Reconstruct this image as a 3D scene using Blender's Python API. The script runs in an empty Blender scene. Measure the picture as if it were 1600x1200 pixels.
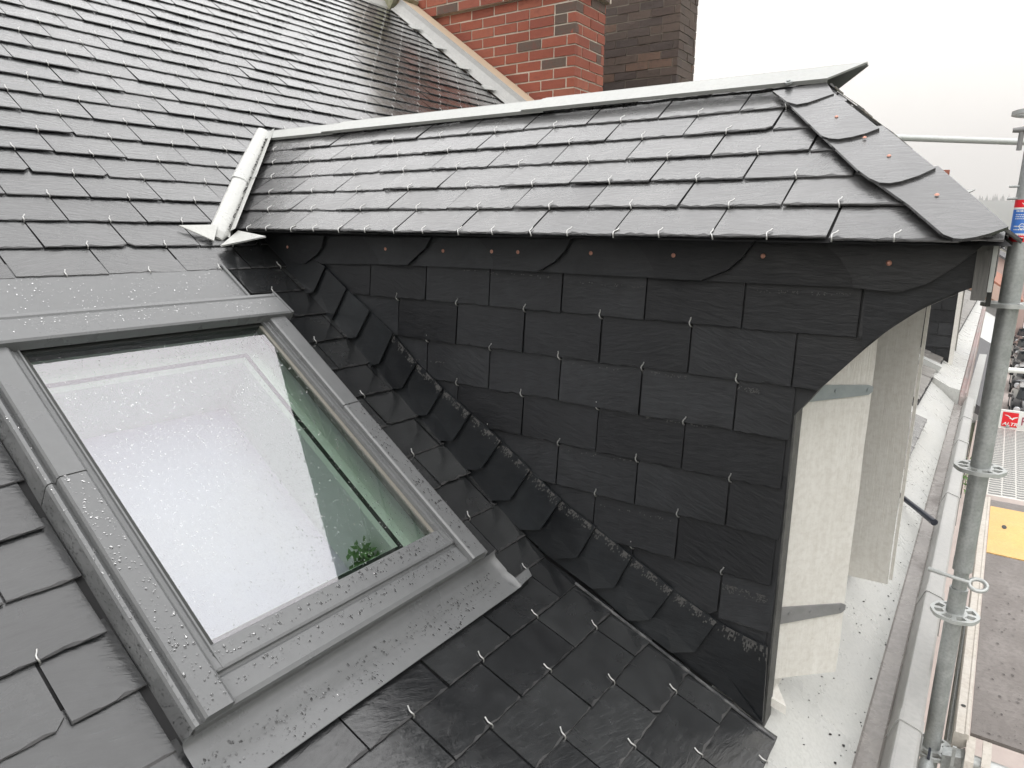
import bpy, math, random
from mathutils import Vector, Matrix
sc = bpy.context.scene
R_ = math.radians

# ------------------------------------------------------------------ camera
CAMR = ((0.81849082, 0.57439710, 0.01186373), (0.13322648, -0.16967404, -0.97645349), (-0.55885909, 0.80079878, -0.21540155))
FPX = 1093.78
cam_d = bpy.data.cameras.new("camera")
cam_d.sensor_width = 36.0
cam_d.lens = FPX / 1600 * 36.0
cam_d.clip_start = 0.02
cam_d.clip_end = 12000
cam = bpy.data.objects.new("camera", cam_d)
sc.collection.objects.link(cam)
_r, _d, _f = (Vector(v) for v in CAMR)
m3 = Matrix((_r, -_d, -_f)).transposed()
cam.matrix_world = m3.to_4x4()
sc.camera = cam

# ------------------------------------------------------------------ world, sun, exposure
SUN_EL, SUN_AZ = R_(52), R_(62)          # azimuth measured from +X towards -Y
sun_dir = Vector((math.cos(SUN_EL) * math.cos(SUN_AZ), -math.cos(SUN_EL) * math.sin(SUN_AZ), math.sin(SUN_EL)))
w = bpy.data.worlds.new("World")
sc.world = w
w.use_nodes = True
nt = w.node_tree
nt.nodes.clear()
out = nt.nodes.new("ShaderNodeOutputWorld")
bg = nt.nodes.new("ShaderNodeBackground")
bg.inputs[1].default_value = 0.1
sky = nt.nodes.new("ShaderNodeTexSky")
sky.sky_type = 'NISHITA'
sky.sun_disc = False
sky.sun_elevation = SUN_EL
sky.sun_rotation = math.atan2(sun_dir.x, sun_dir.y)
sky.air_density = 1.0
sky.dust_density = 4.0
tc = nt.nodes.new("ShaderNodeTexCoord")
sep = nt.nodes.new("ShaderNodeSeparateXYZ")
nt.links.new(tc.outputs['Generated'], sep.inputs[0])
ramp = nt.nodes.new("ShaderNodeMapRange")
ramp.inputs[1].default_value = -0.05
ramp.inputs[2].default_value = 1.0
ramp.inputs[3].default_value = 10.6
ramp.inputs[4].default_value = 28.0
nt.links.new(sep.outputs[2], ramp.inputs[0])
cr = nt.nodes.new("ShaderNodeValToRGB")
cr.color_ramp.elements[0].position = 0.0
cr.color_ramp.elements[0].color = (1.0, 0.945, 0.86, 1)
cr.color_ramp.elements[1].position = 0.55
cr.color_ramp.elements[1].color = (1.0, 0.992, 0.99, 1)
nt.links.new(sep.outputs[2], cr.inputs[0])
cn = nt.nodes.new("ShaderNodeTexNoise")
cn.inputs['Scale'].default_value = 2.2
cn.inputs['Detail'].default_value = 5
mp = nt.nodes.new("ShaderNodeMapping")
mp.inputs['Scale'].default_value = (1, 1, 2.2)
nt.links.new(tc.outputs['Generated'], mp.inputs[0])
nt.links.new(mp.outputs[0], cn.inputs['Vector'])
cm = nt.nodes.new("ShaderNodeMapRange")
cm.inputs[1].default_value = 0.3
cm.inputs[2].default_value = 0.7
cm.inputs[3].default_value = 0.9
cm.inputs[4].default_value = 1.07
nt.links.new(cn.outputs[0], cm.inputs[0])
mul = nt.nodes.new("ShaderNodeMath")
mul.operation = 'MULTIPLY'
nt.links.new(ramp.outputs[0], mul.inputs[0])
nt.links.new(cm.outputs[0], mul.inputs[1])
vm = nt.nodes.new("ShaderNodeVectorMath")
vm.operation = 'SCALE'
nt.links.new(cr.outputs[0], vm.inputs[0])
nt.links.new(mul.outputs[0], vm.inputs['Scale'])
mx = nt.nodes.new("ShaderNodeMix")
mx.data_type = 'RGBA'
mx.inputs[0].default_value = 0.93
nt.links.new(sky.outputs[0], mx.inputs[6])
nt.links.new(vm.outputs[0], mx.inputs[7])
nt.links.new(mx.outputs[2], bg.inputs[0])
nt.links.new(bg.outputs[0], out.inputs[0])

sun_data = bpy.data.lights.new("sun", 'SUN')
sun_data.energy = 0.6
sun_data.angle = R_(40)
sun_data.color = (1.0, 0.98, 0.95)
sun = bpy.data.objects.new("sun", sun_data)
sc.collection.objects.link(sun)
sun.rotation_euler = (-sun_dir).to_track_quat('-Z', 'Y').to_euler()
sc.view_settings.view_transform = 'Standard'
sc.view_settings.look = 'None'
sc.view_settings.exposure = 0.2
sc.view_settings.gamma = 1.0
sc.cycles.max_bounces = 10
sc.cycles.transparent_max_bounces = 16
sc.cycles.caustics_reflective = False
sc.cycles.caustics_refractive = False

# ------------------------------------------------------------------ helpers
rng = random.Random(7)
V = Vector


def ray(x, y):
    a, b = x - 800, y - 600
    return V([CAMR[0][i] * a + CAMR[1][i] * b + CAMR[2][i] * FPX for i in range(3)])


def on(x, y, n, d):
    v = ray(x, y)
    return v * (d / n.dot(v))


class MB:
    def __init__(s):
        s.v, s.f, s.uv, s.m, s.sm = [], [], [], [], []

    def poly(s, pts, uv=None, mat=0, smooth=False):
        i = len(s.v)
        s.v += [tuple(p) for p in pts]
        s.f.append(tuple(range(i, i + len(pts))))
        s.uv.append(uv or [(0.0, 0.0)] * len(pts))
        s.m.append(mat)
        s.sm.append(smooth)

    def grid(s, rows, uvrows=None, mat=0, smooth=False, close=False):
        i = len(s.v)
        n = len(rows[0])
        for r in rows:
            s.v += [tuple(p) for p in r]
        for a in range(len(rows) - 1):
            for b in range(n if close else n - 1):
                b2 = (b + 1) % n
                q = ((a, b), (a, b2), (a + 1, b2), (a + 1, b))
                s.f.append(tuple(i + u * n + t for u, t in q))
                s.uv.append([uvrows[u][t] for u, t in q] if uvrows else [(0.0, 0.0)] * 4)
                s.m.append(mat)
                s.sm.append(smooth)

    def prism(s, pts, off, mat=0, uv=None):
        """flat outline pts extruded by the vector off"""
        off = V(off)
        a = [V(p) for p in pts]
        b = [p + off for p in a]
        nrm = V((0, 0, 0))
        for k in range(len(a)):
            nrm += a[k].cross(a[(k + 1) % len(a)])
        if nrm.dot(off) > 0:
            a.reverse()
            b.reverse()
            if uv:
                uv = uv[::-1]
        s.poly(a, uv, mat)
        s.poly(b[::-1], uv[::-1] if uv else None, mat)
        for k in range(len(a)):
            j = (k + 1) % len(a)
            s.poly([a[j], a[k], b[k], b[j]], None, mat)

    def box(s, lo, hi, mat=0, frame=None):
        x0, y0, z0 = lo
        x1, y1, z1 = hi
        c = [V((x, y, z)) for z in (z0, z1) for y in (y0, y1) for x in (x0, x1)]
        if frame:
            c = [frame(*p) for p in c]
        for q in ((0, 2, 3, 1), (4, 5, 7, 6), (0, 1, 5, 4), (2, 6, 7, 3), (0, 4, 6, 2), (1, 3, 7, 5)):
            s.poly([c[k] for k in q], None, mat)

    def tube(s, pts, r, n=10, mat=0, caps=True, radii=None):
        pts = [V(p) for p in pts]
        rows = []
        ref = None
        for k, p in enumerate(pts):
            t = (pts[min(k + 1, len(pts) - 1)] - pts[max(k - 1, 0)]).normalized()
            if ref is None:
                ref = t.orthogonal().normalized()
            ref = (ref - t * ref.dot(t)).normalized()
            b = t.cross(ref)
            rr = radii[k] if radii else r
            rows.append([p + (ref * math.cos(a) + b * math.sin(a)) * rr for a in [2 * math.pi * j / n for j in range(n)]])
        s.grid(rows, None, mat, True, True)
        if caps:
            s.poly(rows[0][::-1], None, mat)
            s.poly(rows[-1], None, mat)

    def sweep(s, prof, a, b, frame, mat=0, smooth=False):
        """open profile [(v,w)...] run from u=a to u=b"""
        s.grid([[frame(a, v, w_) for v, w_ in prof], [frame(b, v, w_) for v, w_ in prof]], None, mat, smooth)

    def mesh(s, name):
        me = bpy.data.meshes.new(name)
        me.from_pydata(s.v, [], s.f)
        l = me.uv_layers.new(name="uv")
        flat = [c for f in s.uv for t in f for c in t]
        l.data.foreach_set("uv", flat)
        me.polygons.foreach_set("material_index", s.m)
        me.polygons.foreach_set("use_smooth", s.sm)
        me.update()
        return me


COL = sc.collection


def obj(name, mb, mats, parent=None, label=None, cat=None, group=None, kind=None):
    me = mb.mesh(name) if isinstance(mb, MB) else mb
    if not isinstance(mats, (list, tuple)):
        mats = [mats]
    if not me.materials:
        for m in mats:
            me.materials.append(m)
    o = bpy.data.objects.new(name, me)
    COL.objects.link(o)
    o.parent = parent
    tag(o, label, cat, group, kind)
    return o


def tag(o, label=None, cat=None, group=None, kind=None):
    for k, v_ in (("label", label), ("category", cat), ("group", group), ("kind", kind)):
        if v_:
            o[k] = v_


def thing(name, label, cat, loc=(0, 0, 0), group=None):
    o = bpy.data.objects.new(name, None)
    o.empty_display_size = 0.1
    o.location = loc
    COL.objects.link(o)
    tag(o, label, cat, group)
    return o


def rebase(t):
    """children were built in world coordinates: keep them there while the Empty sits at the base"""
    for c in COL.objects:
        if c.parent == t and not c.get("_rb"):
            c.location = c.location - t.location


# ------------------------------------------------------------------ materials
def mat(name, base=(0.5, 0.5, 0.5), rough=0.5, metal=0.0, noise=None, bump=None, coat=0.0, var=0.0, uvn=False, spec=0.5):
    """noise = (scale, amount, colour2)  bump = (scale, strength, stretch vector)"""
    m = bpy.data.materials.new(name)
    m.use_nodes = True
    t = m.node_tree
    p = t.nodes["Principled BSDF"]
    p.inputs['Base Color'].default_value = (*base, 1)
    p.inputs['Roughness'].default_value = rough
    p.inputs['Metallic'].default_value = metal
    p.inputs['Specular IOR Level'].default_value = spec
    if coat:
        p.inputs['Coat Weight'].default_value = coat
        p.inputs['Coat Roughness'].default_value = 0.1
    tcn = t.nodes.new("ShaderNodeTexCoord")
    src = tcn.outputs['UV'] if uvn else tcn.outputs['Object']
    if noise:
        for k, noise_k in enumerate(noise if isinstance(noise, list) else [noise]):
            scale, amt, col2 = noise_k[:3]
            n = t.nodes.new("ShaderNodeTexNoise")
            n.inputs['Scale'].default_value = scale
            n.inputs['Detail'].default_value = 6
            n.inputs['Roughness'].default_value = 0.65
            if len(noise_k) > 3:
                mq = t.nodes.new("ShaderNodeMapping")
                mq.inputs['Scale'].default_value = noise_k[3]
                t.links.new(src, mq.inputs[0])
                t.links.new(mq.outputs[0], n.inputs['Vector'])
            else:
                t.links.new(src, n.inputs['Vector'])
            mr = t.nodes.new("ShaderNodeMapRange")
            mr.inputs[1].default_value = 0.42
            mr.inputs[2].default_value = 0.68
            mr.inputs[3].default_value = 0
            mr.inputs[4].default_value = amt
            t.links.new(n.outputs[0], mr.inputs[0])
            mixn = t.nodes.new("ShaderNodeMix")
            mixn.data_type = 'RGBA'
            lk = p.inputs['Base Color'].links
            if lk:
                t.links.new(lk[0].from_socket, mixn.inputs[6])
            else:
                mixn.inputs[6].default_value = (*base, 1)
            mixn.inputs[7].default_value = (*col2, 1)
            t.links.new(mr.outputs[0], mixn.inputs[0])
            t.links.new(mixn.outputs[2], p.inputs['Base Color'])
            if k == 0 and var:
                mr2 = t.nodes.new("ShaderNodeMapRange")
                mr2.inputs[1].default_value = 0.35
                mr2.inputs[2].default_value = 0.65
                mr2.inputs[3].default_value = max(0.02, rough - var)
                mr2.inputs[4].default_value = rough + var
                t.links.new(n.outputs[0], mr2.inputs[0])
                t.links.new(mr2.outputs[0], p.inputs['Roughness'])
    if bump:
        n = t.nodes.new("ShaderNodeTexNoise")
        n.inputs['Scale'].default_value = bump[0]
        n.inputs['Detail'].default_value = 7
        n.inputs['Roughness'].default_value = 0.6
        mpn = t.nodes.new("ShaderNodeMapping")
        if len(bump) > 2:
            mpn.inputs['Scale'].default_value = bump[2]
        t.links.new(src, mpn.inputs[0])
        t.links.new(mpn.outputs[0], n.inputs['Vector'])
        b = t.nodes.new("ShaderNodeBump")
        b.inputs['Strength'].default_value = bump[1]
        b.inputs['Distance'].default_value = 0.01
        t.links.new(n.outputs[0], b.inputs['Height'])
        t.links.new(b.outputs[0], p.inputs['Normal'])
    return m


def slate_mat(name, base, rough_lo, rough_hi, bump, spec=0.8, coat=0.6):
    """riven wet slate; the uv map is in metres with its own offset and turn per slate, so no two slates share a grain"""
    m = bpy.data.materials.new(name)
    m.use_nodes = True
    t = m.node_tree
    L = t.links.new
    p = t.nodes["Principled BSDF"]
    p.inputs['IOR'].default_value = 1.5
    p.inputs['Specular IOR Level'].default_value = spec
    p.inputs['Coat Weight'].default_value = coat
    p.inputs['Coat Roughness'].default_value = 0.06
    p.inputs['Coat IOR'].default_value = 1.45
    uvn = t.nodes.new("ShaderNodeUVMap")
    uvn.uv_map = "uv"

    def noise(scale, detail, stretch=(1, 1, 1), rot=0.0, rough=0.6, dist=0.0):
        mp_ = t.nodes.new("ShaderNodeMapping")
        mp_.inputs['Scale'].default_value = stretch
        mp_.inputs['Rotation'].default_value = (0, 0, rot)
        L(uvn.outputs[0], mp_.inputs[0])
        n_ = t.nodes.new("ShaderNodeTexNoise")
        n_.inputs['Scale'].default_value = scale
        n_.inputs['Detail'].default_value = detail
        n_.inputs['Roughness'].default_value = rough
        n_.inputs['Distortion'].default_value = dist
        L(mp_.outputs[0], n_.inputs['Vector'])
        return n_

    def rng_(src, a, b, c, d):
        r_ = t.nodes.new("ShaderNodeMapRange")
        for k, v_ in zip((1, 2, 3, 4), (a, b, c, d)):
            r_.inputs[k].default_value = v_
        L(src, r_.inputs[0])
        return r_.outputs[0]
    big = noise(1.1, 1)                    # slate to slate
    cl = noise(22, 5)
    mix1 = t.nodes.new("ShaderNodeMix")
    mix1.data_type = 'RGBA'
    mix1.inputs[6].default_value = (base[0] * 0.5, base[1] * 0.5, base[2] * 0.52, 1)
    mix1.inputs[7].default_value = (base[0] * 1.85, base[1] * 1.82, base[2] * 1.72, 1)
    L(rng_(big.outputs[0], 0.3, 0.7, 0, 1), mix1.inputs[0])
    mix2 = t.nodes.new("ShaderNodeMix")
    mix2.data_type = 'RGBA'
    mix2.blend_type = 'MULTIPLY'
    mix2.inputs[0].default_value = 0.5
    L(mix1.outputs[2], mix2.inputs[6])
    mid = t.nodes.new("ShaderNodeCombineColor")
    c_ = rng_(cl.outputs[0], 0.3, 0.7, 0.55, 1.5)
    for k in range(3):
        L(c_, mid.inputs[k])
    L(mid.outputs[0], mix2.inputs[7])
    col = mix2.outputs[2]
    # pale scratches along the split
    sc_ = noise(9, 8, (1.0, 14, 1), 0.5, 0.75, 0.3)
    mix3 = t.nodes.new("ShaderNodeMix")
    mix3.data_type = 'RGBA'
    L(rng_(sc_.outputs[0], 0.62, 0.72, 0, 0.5), mix3.inputs[0])
    L(col, mix3.inputs[6])
    mix3.inputs[7].default_value = (base[0] * 3.2, base[1] * 3.2, base[2] * 3.1, 1)
    L(mix3.outputs[2], p.inputs['Base Color'])
    wet = noise(7, 4, (1, 1, 1), 0, 0.6, 0.6)
    L(rng_(wet.outputs[0], 0.4, 0.6, rough_lo, rough_hi), p.inputs['Roughness'])
    g1 = noise(26, 8, (0.8, 3.2, 1), 0.5, 0.62, 0.4)
    g2 = noise(5, 3, (1, 1, 1), 0, 0.5, 0.0)
    ad = t.nodes.new("ShaderNodeMath")
    ad.operation = 'MULTIPLY_ADD'
    L(g2.outputs[0], ad.inputs[0])
    ad.inputs[1].default_value = 0.45
    L(g1.outputs[0], ad.inputs[2])
    b = t.nodes.new("ShaderNodeBump")
    b.inputs['Strength'].default_value = bump
    b.inputs['Distance'].default_value = 0.004
    L(ad.outputs[0], b.inputs['Height'])
    L(b.outputs[0], p.inputs['Normal'])
    b2 = t.nodes.new("ShaderNodeBump")
    b2.inputs['Strength'].default_value = bump * 0.28
    b2.inputs['Distance'].default_value = 0.004
    L(ad.outputs[0], b2.inputs['Height'])
    L(b2.outputs[0], p.inputs['Coat Normal'])
    return m


M = {}
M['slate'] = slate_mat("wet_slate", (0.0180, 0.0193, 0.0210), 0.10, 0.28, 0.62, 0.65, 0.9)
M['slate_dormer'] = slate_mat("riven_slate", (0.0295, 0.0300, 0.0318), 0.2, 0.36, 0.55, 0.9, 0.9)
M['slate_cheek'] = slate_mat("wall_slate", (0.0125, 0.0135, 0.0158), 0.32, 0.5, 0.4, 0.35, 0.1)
M['slate_valley'] = slate_mat("valley_slate", (0.010, 0.0115, 0.0135), 0.3, 0.45, 0.35, 0.35, 0.1)
M['chip'] = slate_mat("broken_slate_edge", (0.034, 0.034, 0.036), 0.35, 0.6, 0.9, 0.5, 0.1)
M['chip_dark'] = slate_mat("broken_wall_slate_edge", (0.022, 0.023, 0.026), 0.4, 0.6, 0.7, 0.4, 0.0)
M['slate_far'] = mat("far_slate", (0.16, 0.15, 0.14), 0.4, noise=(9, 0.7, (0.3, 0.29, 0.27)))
M['deck_dark'] = mat("underlay", (0.012, 0.012, 0.013), 0.7)
M['lime'] = mat('lime_dust', (0.075, 0.074, 0.072), 0.7, noise=(160, 0.8, (0.02, 0.02, 0.021)))
M['hook'] = mat("steel_wire", (0.5, 0.5, 0.49), 0.3, 0.8)
M['copper'] = mat("copper_nail", (0.55, 0.28, 0.21), 0.45, 0.4)
M['zinc'] = mat("zinc", (0.385, 0.383, 0.37), 0.42, 0.15, noise=[(14, 0.5, (0.48, 0.478, 0.46)), (60, 0.4, (0.28, 0.28, 0.275)), (4, 0.5, (0.31, 0.31, 0.305))], bump=(9, 0.12), var=0.1)
M['zinc_pale'] = mat("pale_zinc", (0.42, 0.43, 0.415), 0.42, 0.05, noise=[(7, 0.6, (0.5, 0.505, 0.485)), (90, 0.4, (0.32, 0.325, 0.315)), (3, 0.5, (0.36, 0.37, 0.365))], bump=(30, 0.08), var=0.1)
M['zinc_white'] = mat('weathered_zinc', (0.5, 0.505, 0.48), 0.33, 0.05, noise=[(7, 0.5, (0.57, 0.57, 0.545)), (110, 0.5, (0.36, 0.36, 0.34)), (2.2, 0.5, (0.42, 0.43, 0.43))], bump=(30, 0.08), var=0.1)
M['galv'] = mat("galvanised_steel", (0.4, 0.42, 0.415), 0.42, 0.4, noise=[(26, 0.7, (0.54, 0.56, 0.555)), (140, 0.6, (0.26, 0.28, 0.28))], bump=(90, 0.06), var=0.12)
M['galv_lt'] = mat("bright_galvanised", (0.55, 0.57, 0.56), 0.4, 0.4, noise=(40, 0.5, (0.42, 0.44, 0.43)))
M['clad'] = mat("grey_cladding", (0.145, 0.149, 0.152), 0.32, 0.0, noise=[(5, 0.4, (0.175, 0.179, 0.18)), (60, 0.3, (0.12, 0.124, 0.127))], var=0.1, bump=(6, 0.04))
M['gasket'] = mat("gasket_black", (0.02, 0.022, 0.02), 0.5)
M['bead'] = mat("glazing_bead", (0.23, 0.22, 0.19), 0.35, 0.2)
M['white_in'] = mat("white_lining", (0.82, 0.83, 0.8), 0.6)
M['lav'] = mat("lavender_blind", (0.72, 0.62, 0.8), 0.8, noise=(2.0, 0.5, (0.78, 0.66, 0.74)))
M['green'] = mat("green_leaf", (0.07, 0.2, 0.03), 0.5, noise=(30, 0.6, (0.16, 0.34, 0.06)))
M['leafin'] = mat('stand_in_leaf', (0.14, 0.24, 0.09), 0.6)
M['paint'] = mat("white_paint", (0.72, 0.705, 0.665), 0.5, noise=[(8, 0.5, (0.76, 0.745, 0.71)), (30, 0.22, (0.48, 0.45, 0.4), (3, 3, 0.12)), (3.0, 0.3, (0.6, 0.575, 0.53)), (75, 0.3, (0.42, 0.38, 0.33))], bump=(60, 0.22, (4, 4, 0.3)))
M['paint_grey'] = mat("weathered_board", (0.3, 0.29, 0.27), 0.6, noise=[(60, 0.6, (0.2, 0.19, 0.18))], bump=(60, 0.3, (4, 4, 0.4)))
M['strap'] = mat("zinc_strap", (0.3, 0.335, 0.35), 0.4, 0.3, noise=(30, 0.5, (0.4, 0.43, 0.44)))
M['strap_dark'] = mat("primed_strap", (0.2, 0.2, 0.2), 0.5, 0.0, noise=(30, 0.5, (0.27, 0.27, 0.27)))
M['timber'] = mat("raw_timber", (0.5, 0.4, 0.29), 0.6, noise=[(20, 0.5, (0.55, 0.43, 0.31))], bump=(40, 0.15))
M['mud'] = mat("dusty_water", (0.21, 0.195, 0.185), 0.25, noise=[(5, 0.7, (0.32, 0.3, 0.285)), (45, 0.5, (0.38, 0.36, 0.34))], var=0.12)
M['dark'] = mat("black_plastic", (0.02, 0.024, 0.035), 0.35)
M['ply'] = mat("dusty_plywood", (0.18, 0.162, 0.15), 0.5, noise=[(5, 0.8, (0.25, 0.227, 0.213)), (50, 0.6, (0.11, 0.098, 0.09)), (14, 0.6, (0.14, 0.122, 0.112), (1, 0.35, 1))], bump=(40, 0.3))
M['yellow'] = mat("yellow_plywood", (0.72, 0.44, 0.14), 0.5, noise=[(12, 0.4, (0.78, 0.55, 0.24)), (90, 0.5, (0.42, 0.26, 0.12)), (4, 0.4, (0.55, 0.36, 0.16))])
M['alu'] = mat("speckled_steel", (0.57, 0.53, 0.47), 0.5, 0.1, noise=[(70, 0.7, (0.4, 0.36, 0.31)), (10, 0.4, (0.66, 0.64, 0.6))])
M['perf'] = mat("bright_plank", (0.62, 0.61, 0.57), 0.45, 0.2)
M['sign_w'] = mat("sign_white", (0.82, 0.83, 0.8), 0.4)
M['sign_r'] = mat("sign_red", (0.78, 0.02, 0.03), 0.4)
M['sign_t'] = mat("sign_maroon", (0.35, 0.08, 0.12), 0.4)
M['sign_b'] = mat("sign_blue", (0.06, 0.2, 0.62), 0.4)
M['glassdark'] = mat("window_dark", (0.02, 0.025, 0.03), 0.06)
M['mortar_r'] = mat("pale_mortar", (0.56, 0.5, 0.42), 0.9, noise=(40, 0.5, (0.42, 0.37, 0.31)), bump=(60, 0.3))
M['mortar_d'] = mat("sooty_mortar", (0.2, 0.175, 0.145), 0.9, noise=(30, 0.5, (0.2, 0.18, 0.15)), bump=(60, 0.3))


def brick_mat(name, cols, bump, spots):
    m = mat(name, cols[0], 0.75, bump=(55, bump))
    t = m.node_tree
    p = t.nodes["Principled BSDF"]
    uvn = t.nodes.new("ShaderNodeUVMap")
    uvn.uv_map = "uv"
    s_ = t.nodes.new("ShaderNodeSeparateXYZ")
    t.links.new(uvn.outputs[0], s_.inputs[0])
    r_ = t.nodes.new("ShaderNodeValToRGB")
    r_.color_ramp.interpolation = 'LINEAR'
    e = r_.color_ramp.elements
    for k, c in enumerate(cols):
        el = e[k] if k < 2 else e.new(0.5)
        el.color = (*c, 1)
    for k, el in enumerate(e):
        el.position = k / (len(cols) - 1)
    for k, c in enumerate(cols):
        e[k].color = (*c, 1)
    t.links.new(s_.outputs[0], r_.inputs[0])
    n = t.nodes.new("ShaderNodeTexNoise")
    n.inputs['Scale'].default_value = 24
    n.inputs['Detail'].default_value = 8
    n.inputs['Roughness'].default_value = 0.7
    tcn = t.nodes.new("ShaderNodeTexCoord")
    t.links.new(tcn.outputs['Object'], n.inputs['Vector'])
    mr = t.nodes.new("ShaderNodeMapRange")
    mr.inputs[1].default_value = 0.5
    mr.inputs[2].default_value = 0.7
    mr.inputs[4].default_value = 0.6
    t.links.new(n.outputs[0], mr.inputs[0])
    mxn = t.nodes.new("ShaderNodeMix")
    mxn.data_type = 'RGBA'
    mxn.inputs[7].default_value = (*spots, 1)
    t.links.new(mr.outputs[0], mxn.inputs[0])
    t.links.new(r_.outputs[0], mxn.inputs[6])
    t.links.new(mxn.outputs[2], p.inputs['Base Color'])
    return m


M['brick_r'] = brick_mat("red_brick", [(0.22, 0.055, 0.032), (0.29, 0.078, 0.043), (0.25, 0.066, 0.04), (0.31, 0.095, 0.055), (0.1, 0.07, 0.055)], 0.5, (0.19, 0.05, 0.035))
M['brick_d'] = brick_mat("sooty_brick", [(0.075, 0.055, 0.045), (0.1, 0.07, 0.055), (0.06, 0.045, 0.04), (0.14, 0.085, 0.06)], 0.6, (0.045, 0.036, 0.032))

# skylight glass: tinted see-through pane with a solar-control mirror coat
g = bpy.data.materials.new("coated_glass")
g.use_nodes = True
t = g.node_tree
t.nodes.clear()
go = t.nodes.new("ShaderNodeOutputMaterial")
tr = t.nodes.new("ShaderNodeBsdfTransparent")
tr.inputs[0].default_value = (0.8, 0.94, 0.85, 1)
gl = t.nodes.new("ShaderNodeBsdfGlossy")
gl.inputs[0].default_value = (0.95, 0.905, 0.96, 1)
gl.inputs['Roughness'].default_value = 0.02
ms = t.nodes.new("ShaderNodeMixShader")
fr = t.nodes.new("ShaderNodeFresnel")
fr.inputs[0].default_value = 1.5
ma = t.nodes.new("ShaderNodeMath")
ma.operation = 'MULTIPLY_ADD'
ma.inputs[1].default_value = 0.8
ma.inputs[2].default_value = 0.19
t.links.new(fr.outputs[0], ma.inputs[0])
t.links.new(ma.outputs[0], ms.inputs[0])
t.links.new(tr.outputs[0], ms.inputs[1])
t.links.new(gl.outputs[0], ms.inputs[2])
t.links.new(ms.outputs[0], go.inputs[0])
M['glass'] = g

wd = bpy.data.materials.new("rain_water")
wd.use_nodes = True
pw = wd.node_tree.nodes["Principled BSDF"]
pw.inputs['Base Color'].default_value = (1, 1, 1, 1)
pw.inputs['Roughness'].default_value = 0.0
pw.inputs['IOR'].default_value = 1.33
pw.inputs['Transmission Weight'].default_value = 1.0
M['water'] = wd

# ------------------------------------------------------------------ frames of the roof planes (metres, camera at the origin)
S = 1.264
TH = 0.6183169
TH2 = R_(22.5)
N1 = V((math.sin(TH), 0, math.cos(TH)))
D1 = V((math.cos(TH), 0, -math.sin(TH)))
N2 = V((math.sin(TH2), 0, math.cos(TH2)))
D2 = V((math.cos(TH2), 0, -math.sin(TH2)))
EY = V((0, 1, 0))
UB = -0.262                                   # where the pitch breaks


def F1(u, v, w_=0.0):
    return D1 * u + EY * v + N1 * (w_ - S)


B0 = F1(UB, 0, 0)


def F2(t_, v, w_=0.0):
    return B0 + D2 * t_ + EY * v + N2 * w_


def FL(t_, v, w_=0.0):
    return F2(t_, v, w_) if t_ >= 0 else F1(UB + t_, v, w_)


AA = R_(34)
YE, ZE = 1.428, -0.013
NA = V((0, -math.sin(AA), math.cos(AA)))


def FA(x, s_, w_=0.0):
    return V((x, YE + s_ * math.cos(AA), ZE + s_ * math.sin(AA))) + NA * w_


dA = NA.dot(V((0, YE, ZE)))
YC = 1.536


def FC(x, z, w_=0.0):
    return V((x, YC - w_, z))


def pc(x, y, w_=0.0):
    return on(x, y, V((0, 1, 0)), YC - w_)


def pA(x, y, w_=0.0):
    return on(x, y, NA, dA + w_)


def p1(x, y, w_=0.0):
    return on(x, y, N1, w_ - S)


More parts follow.
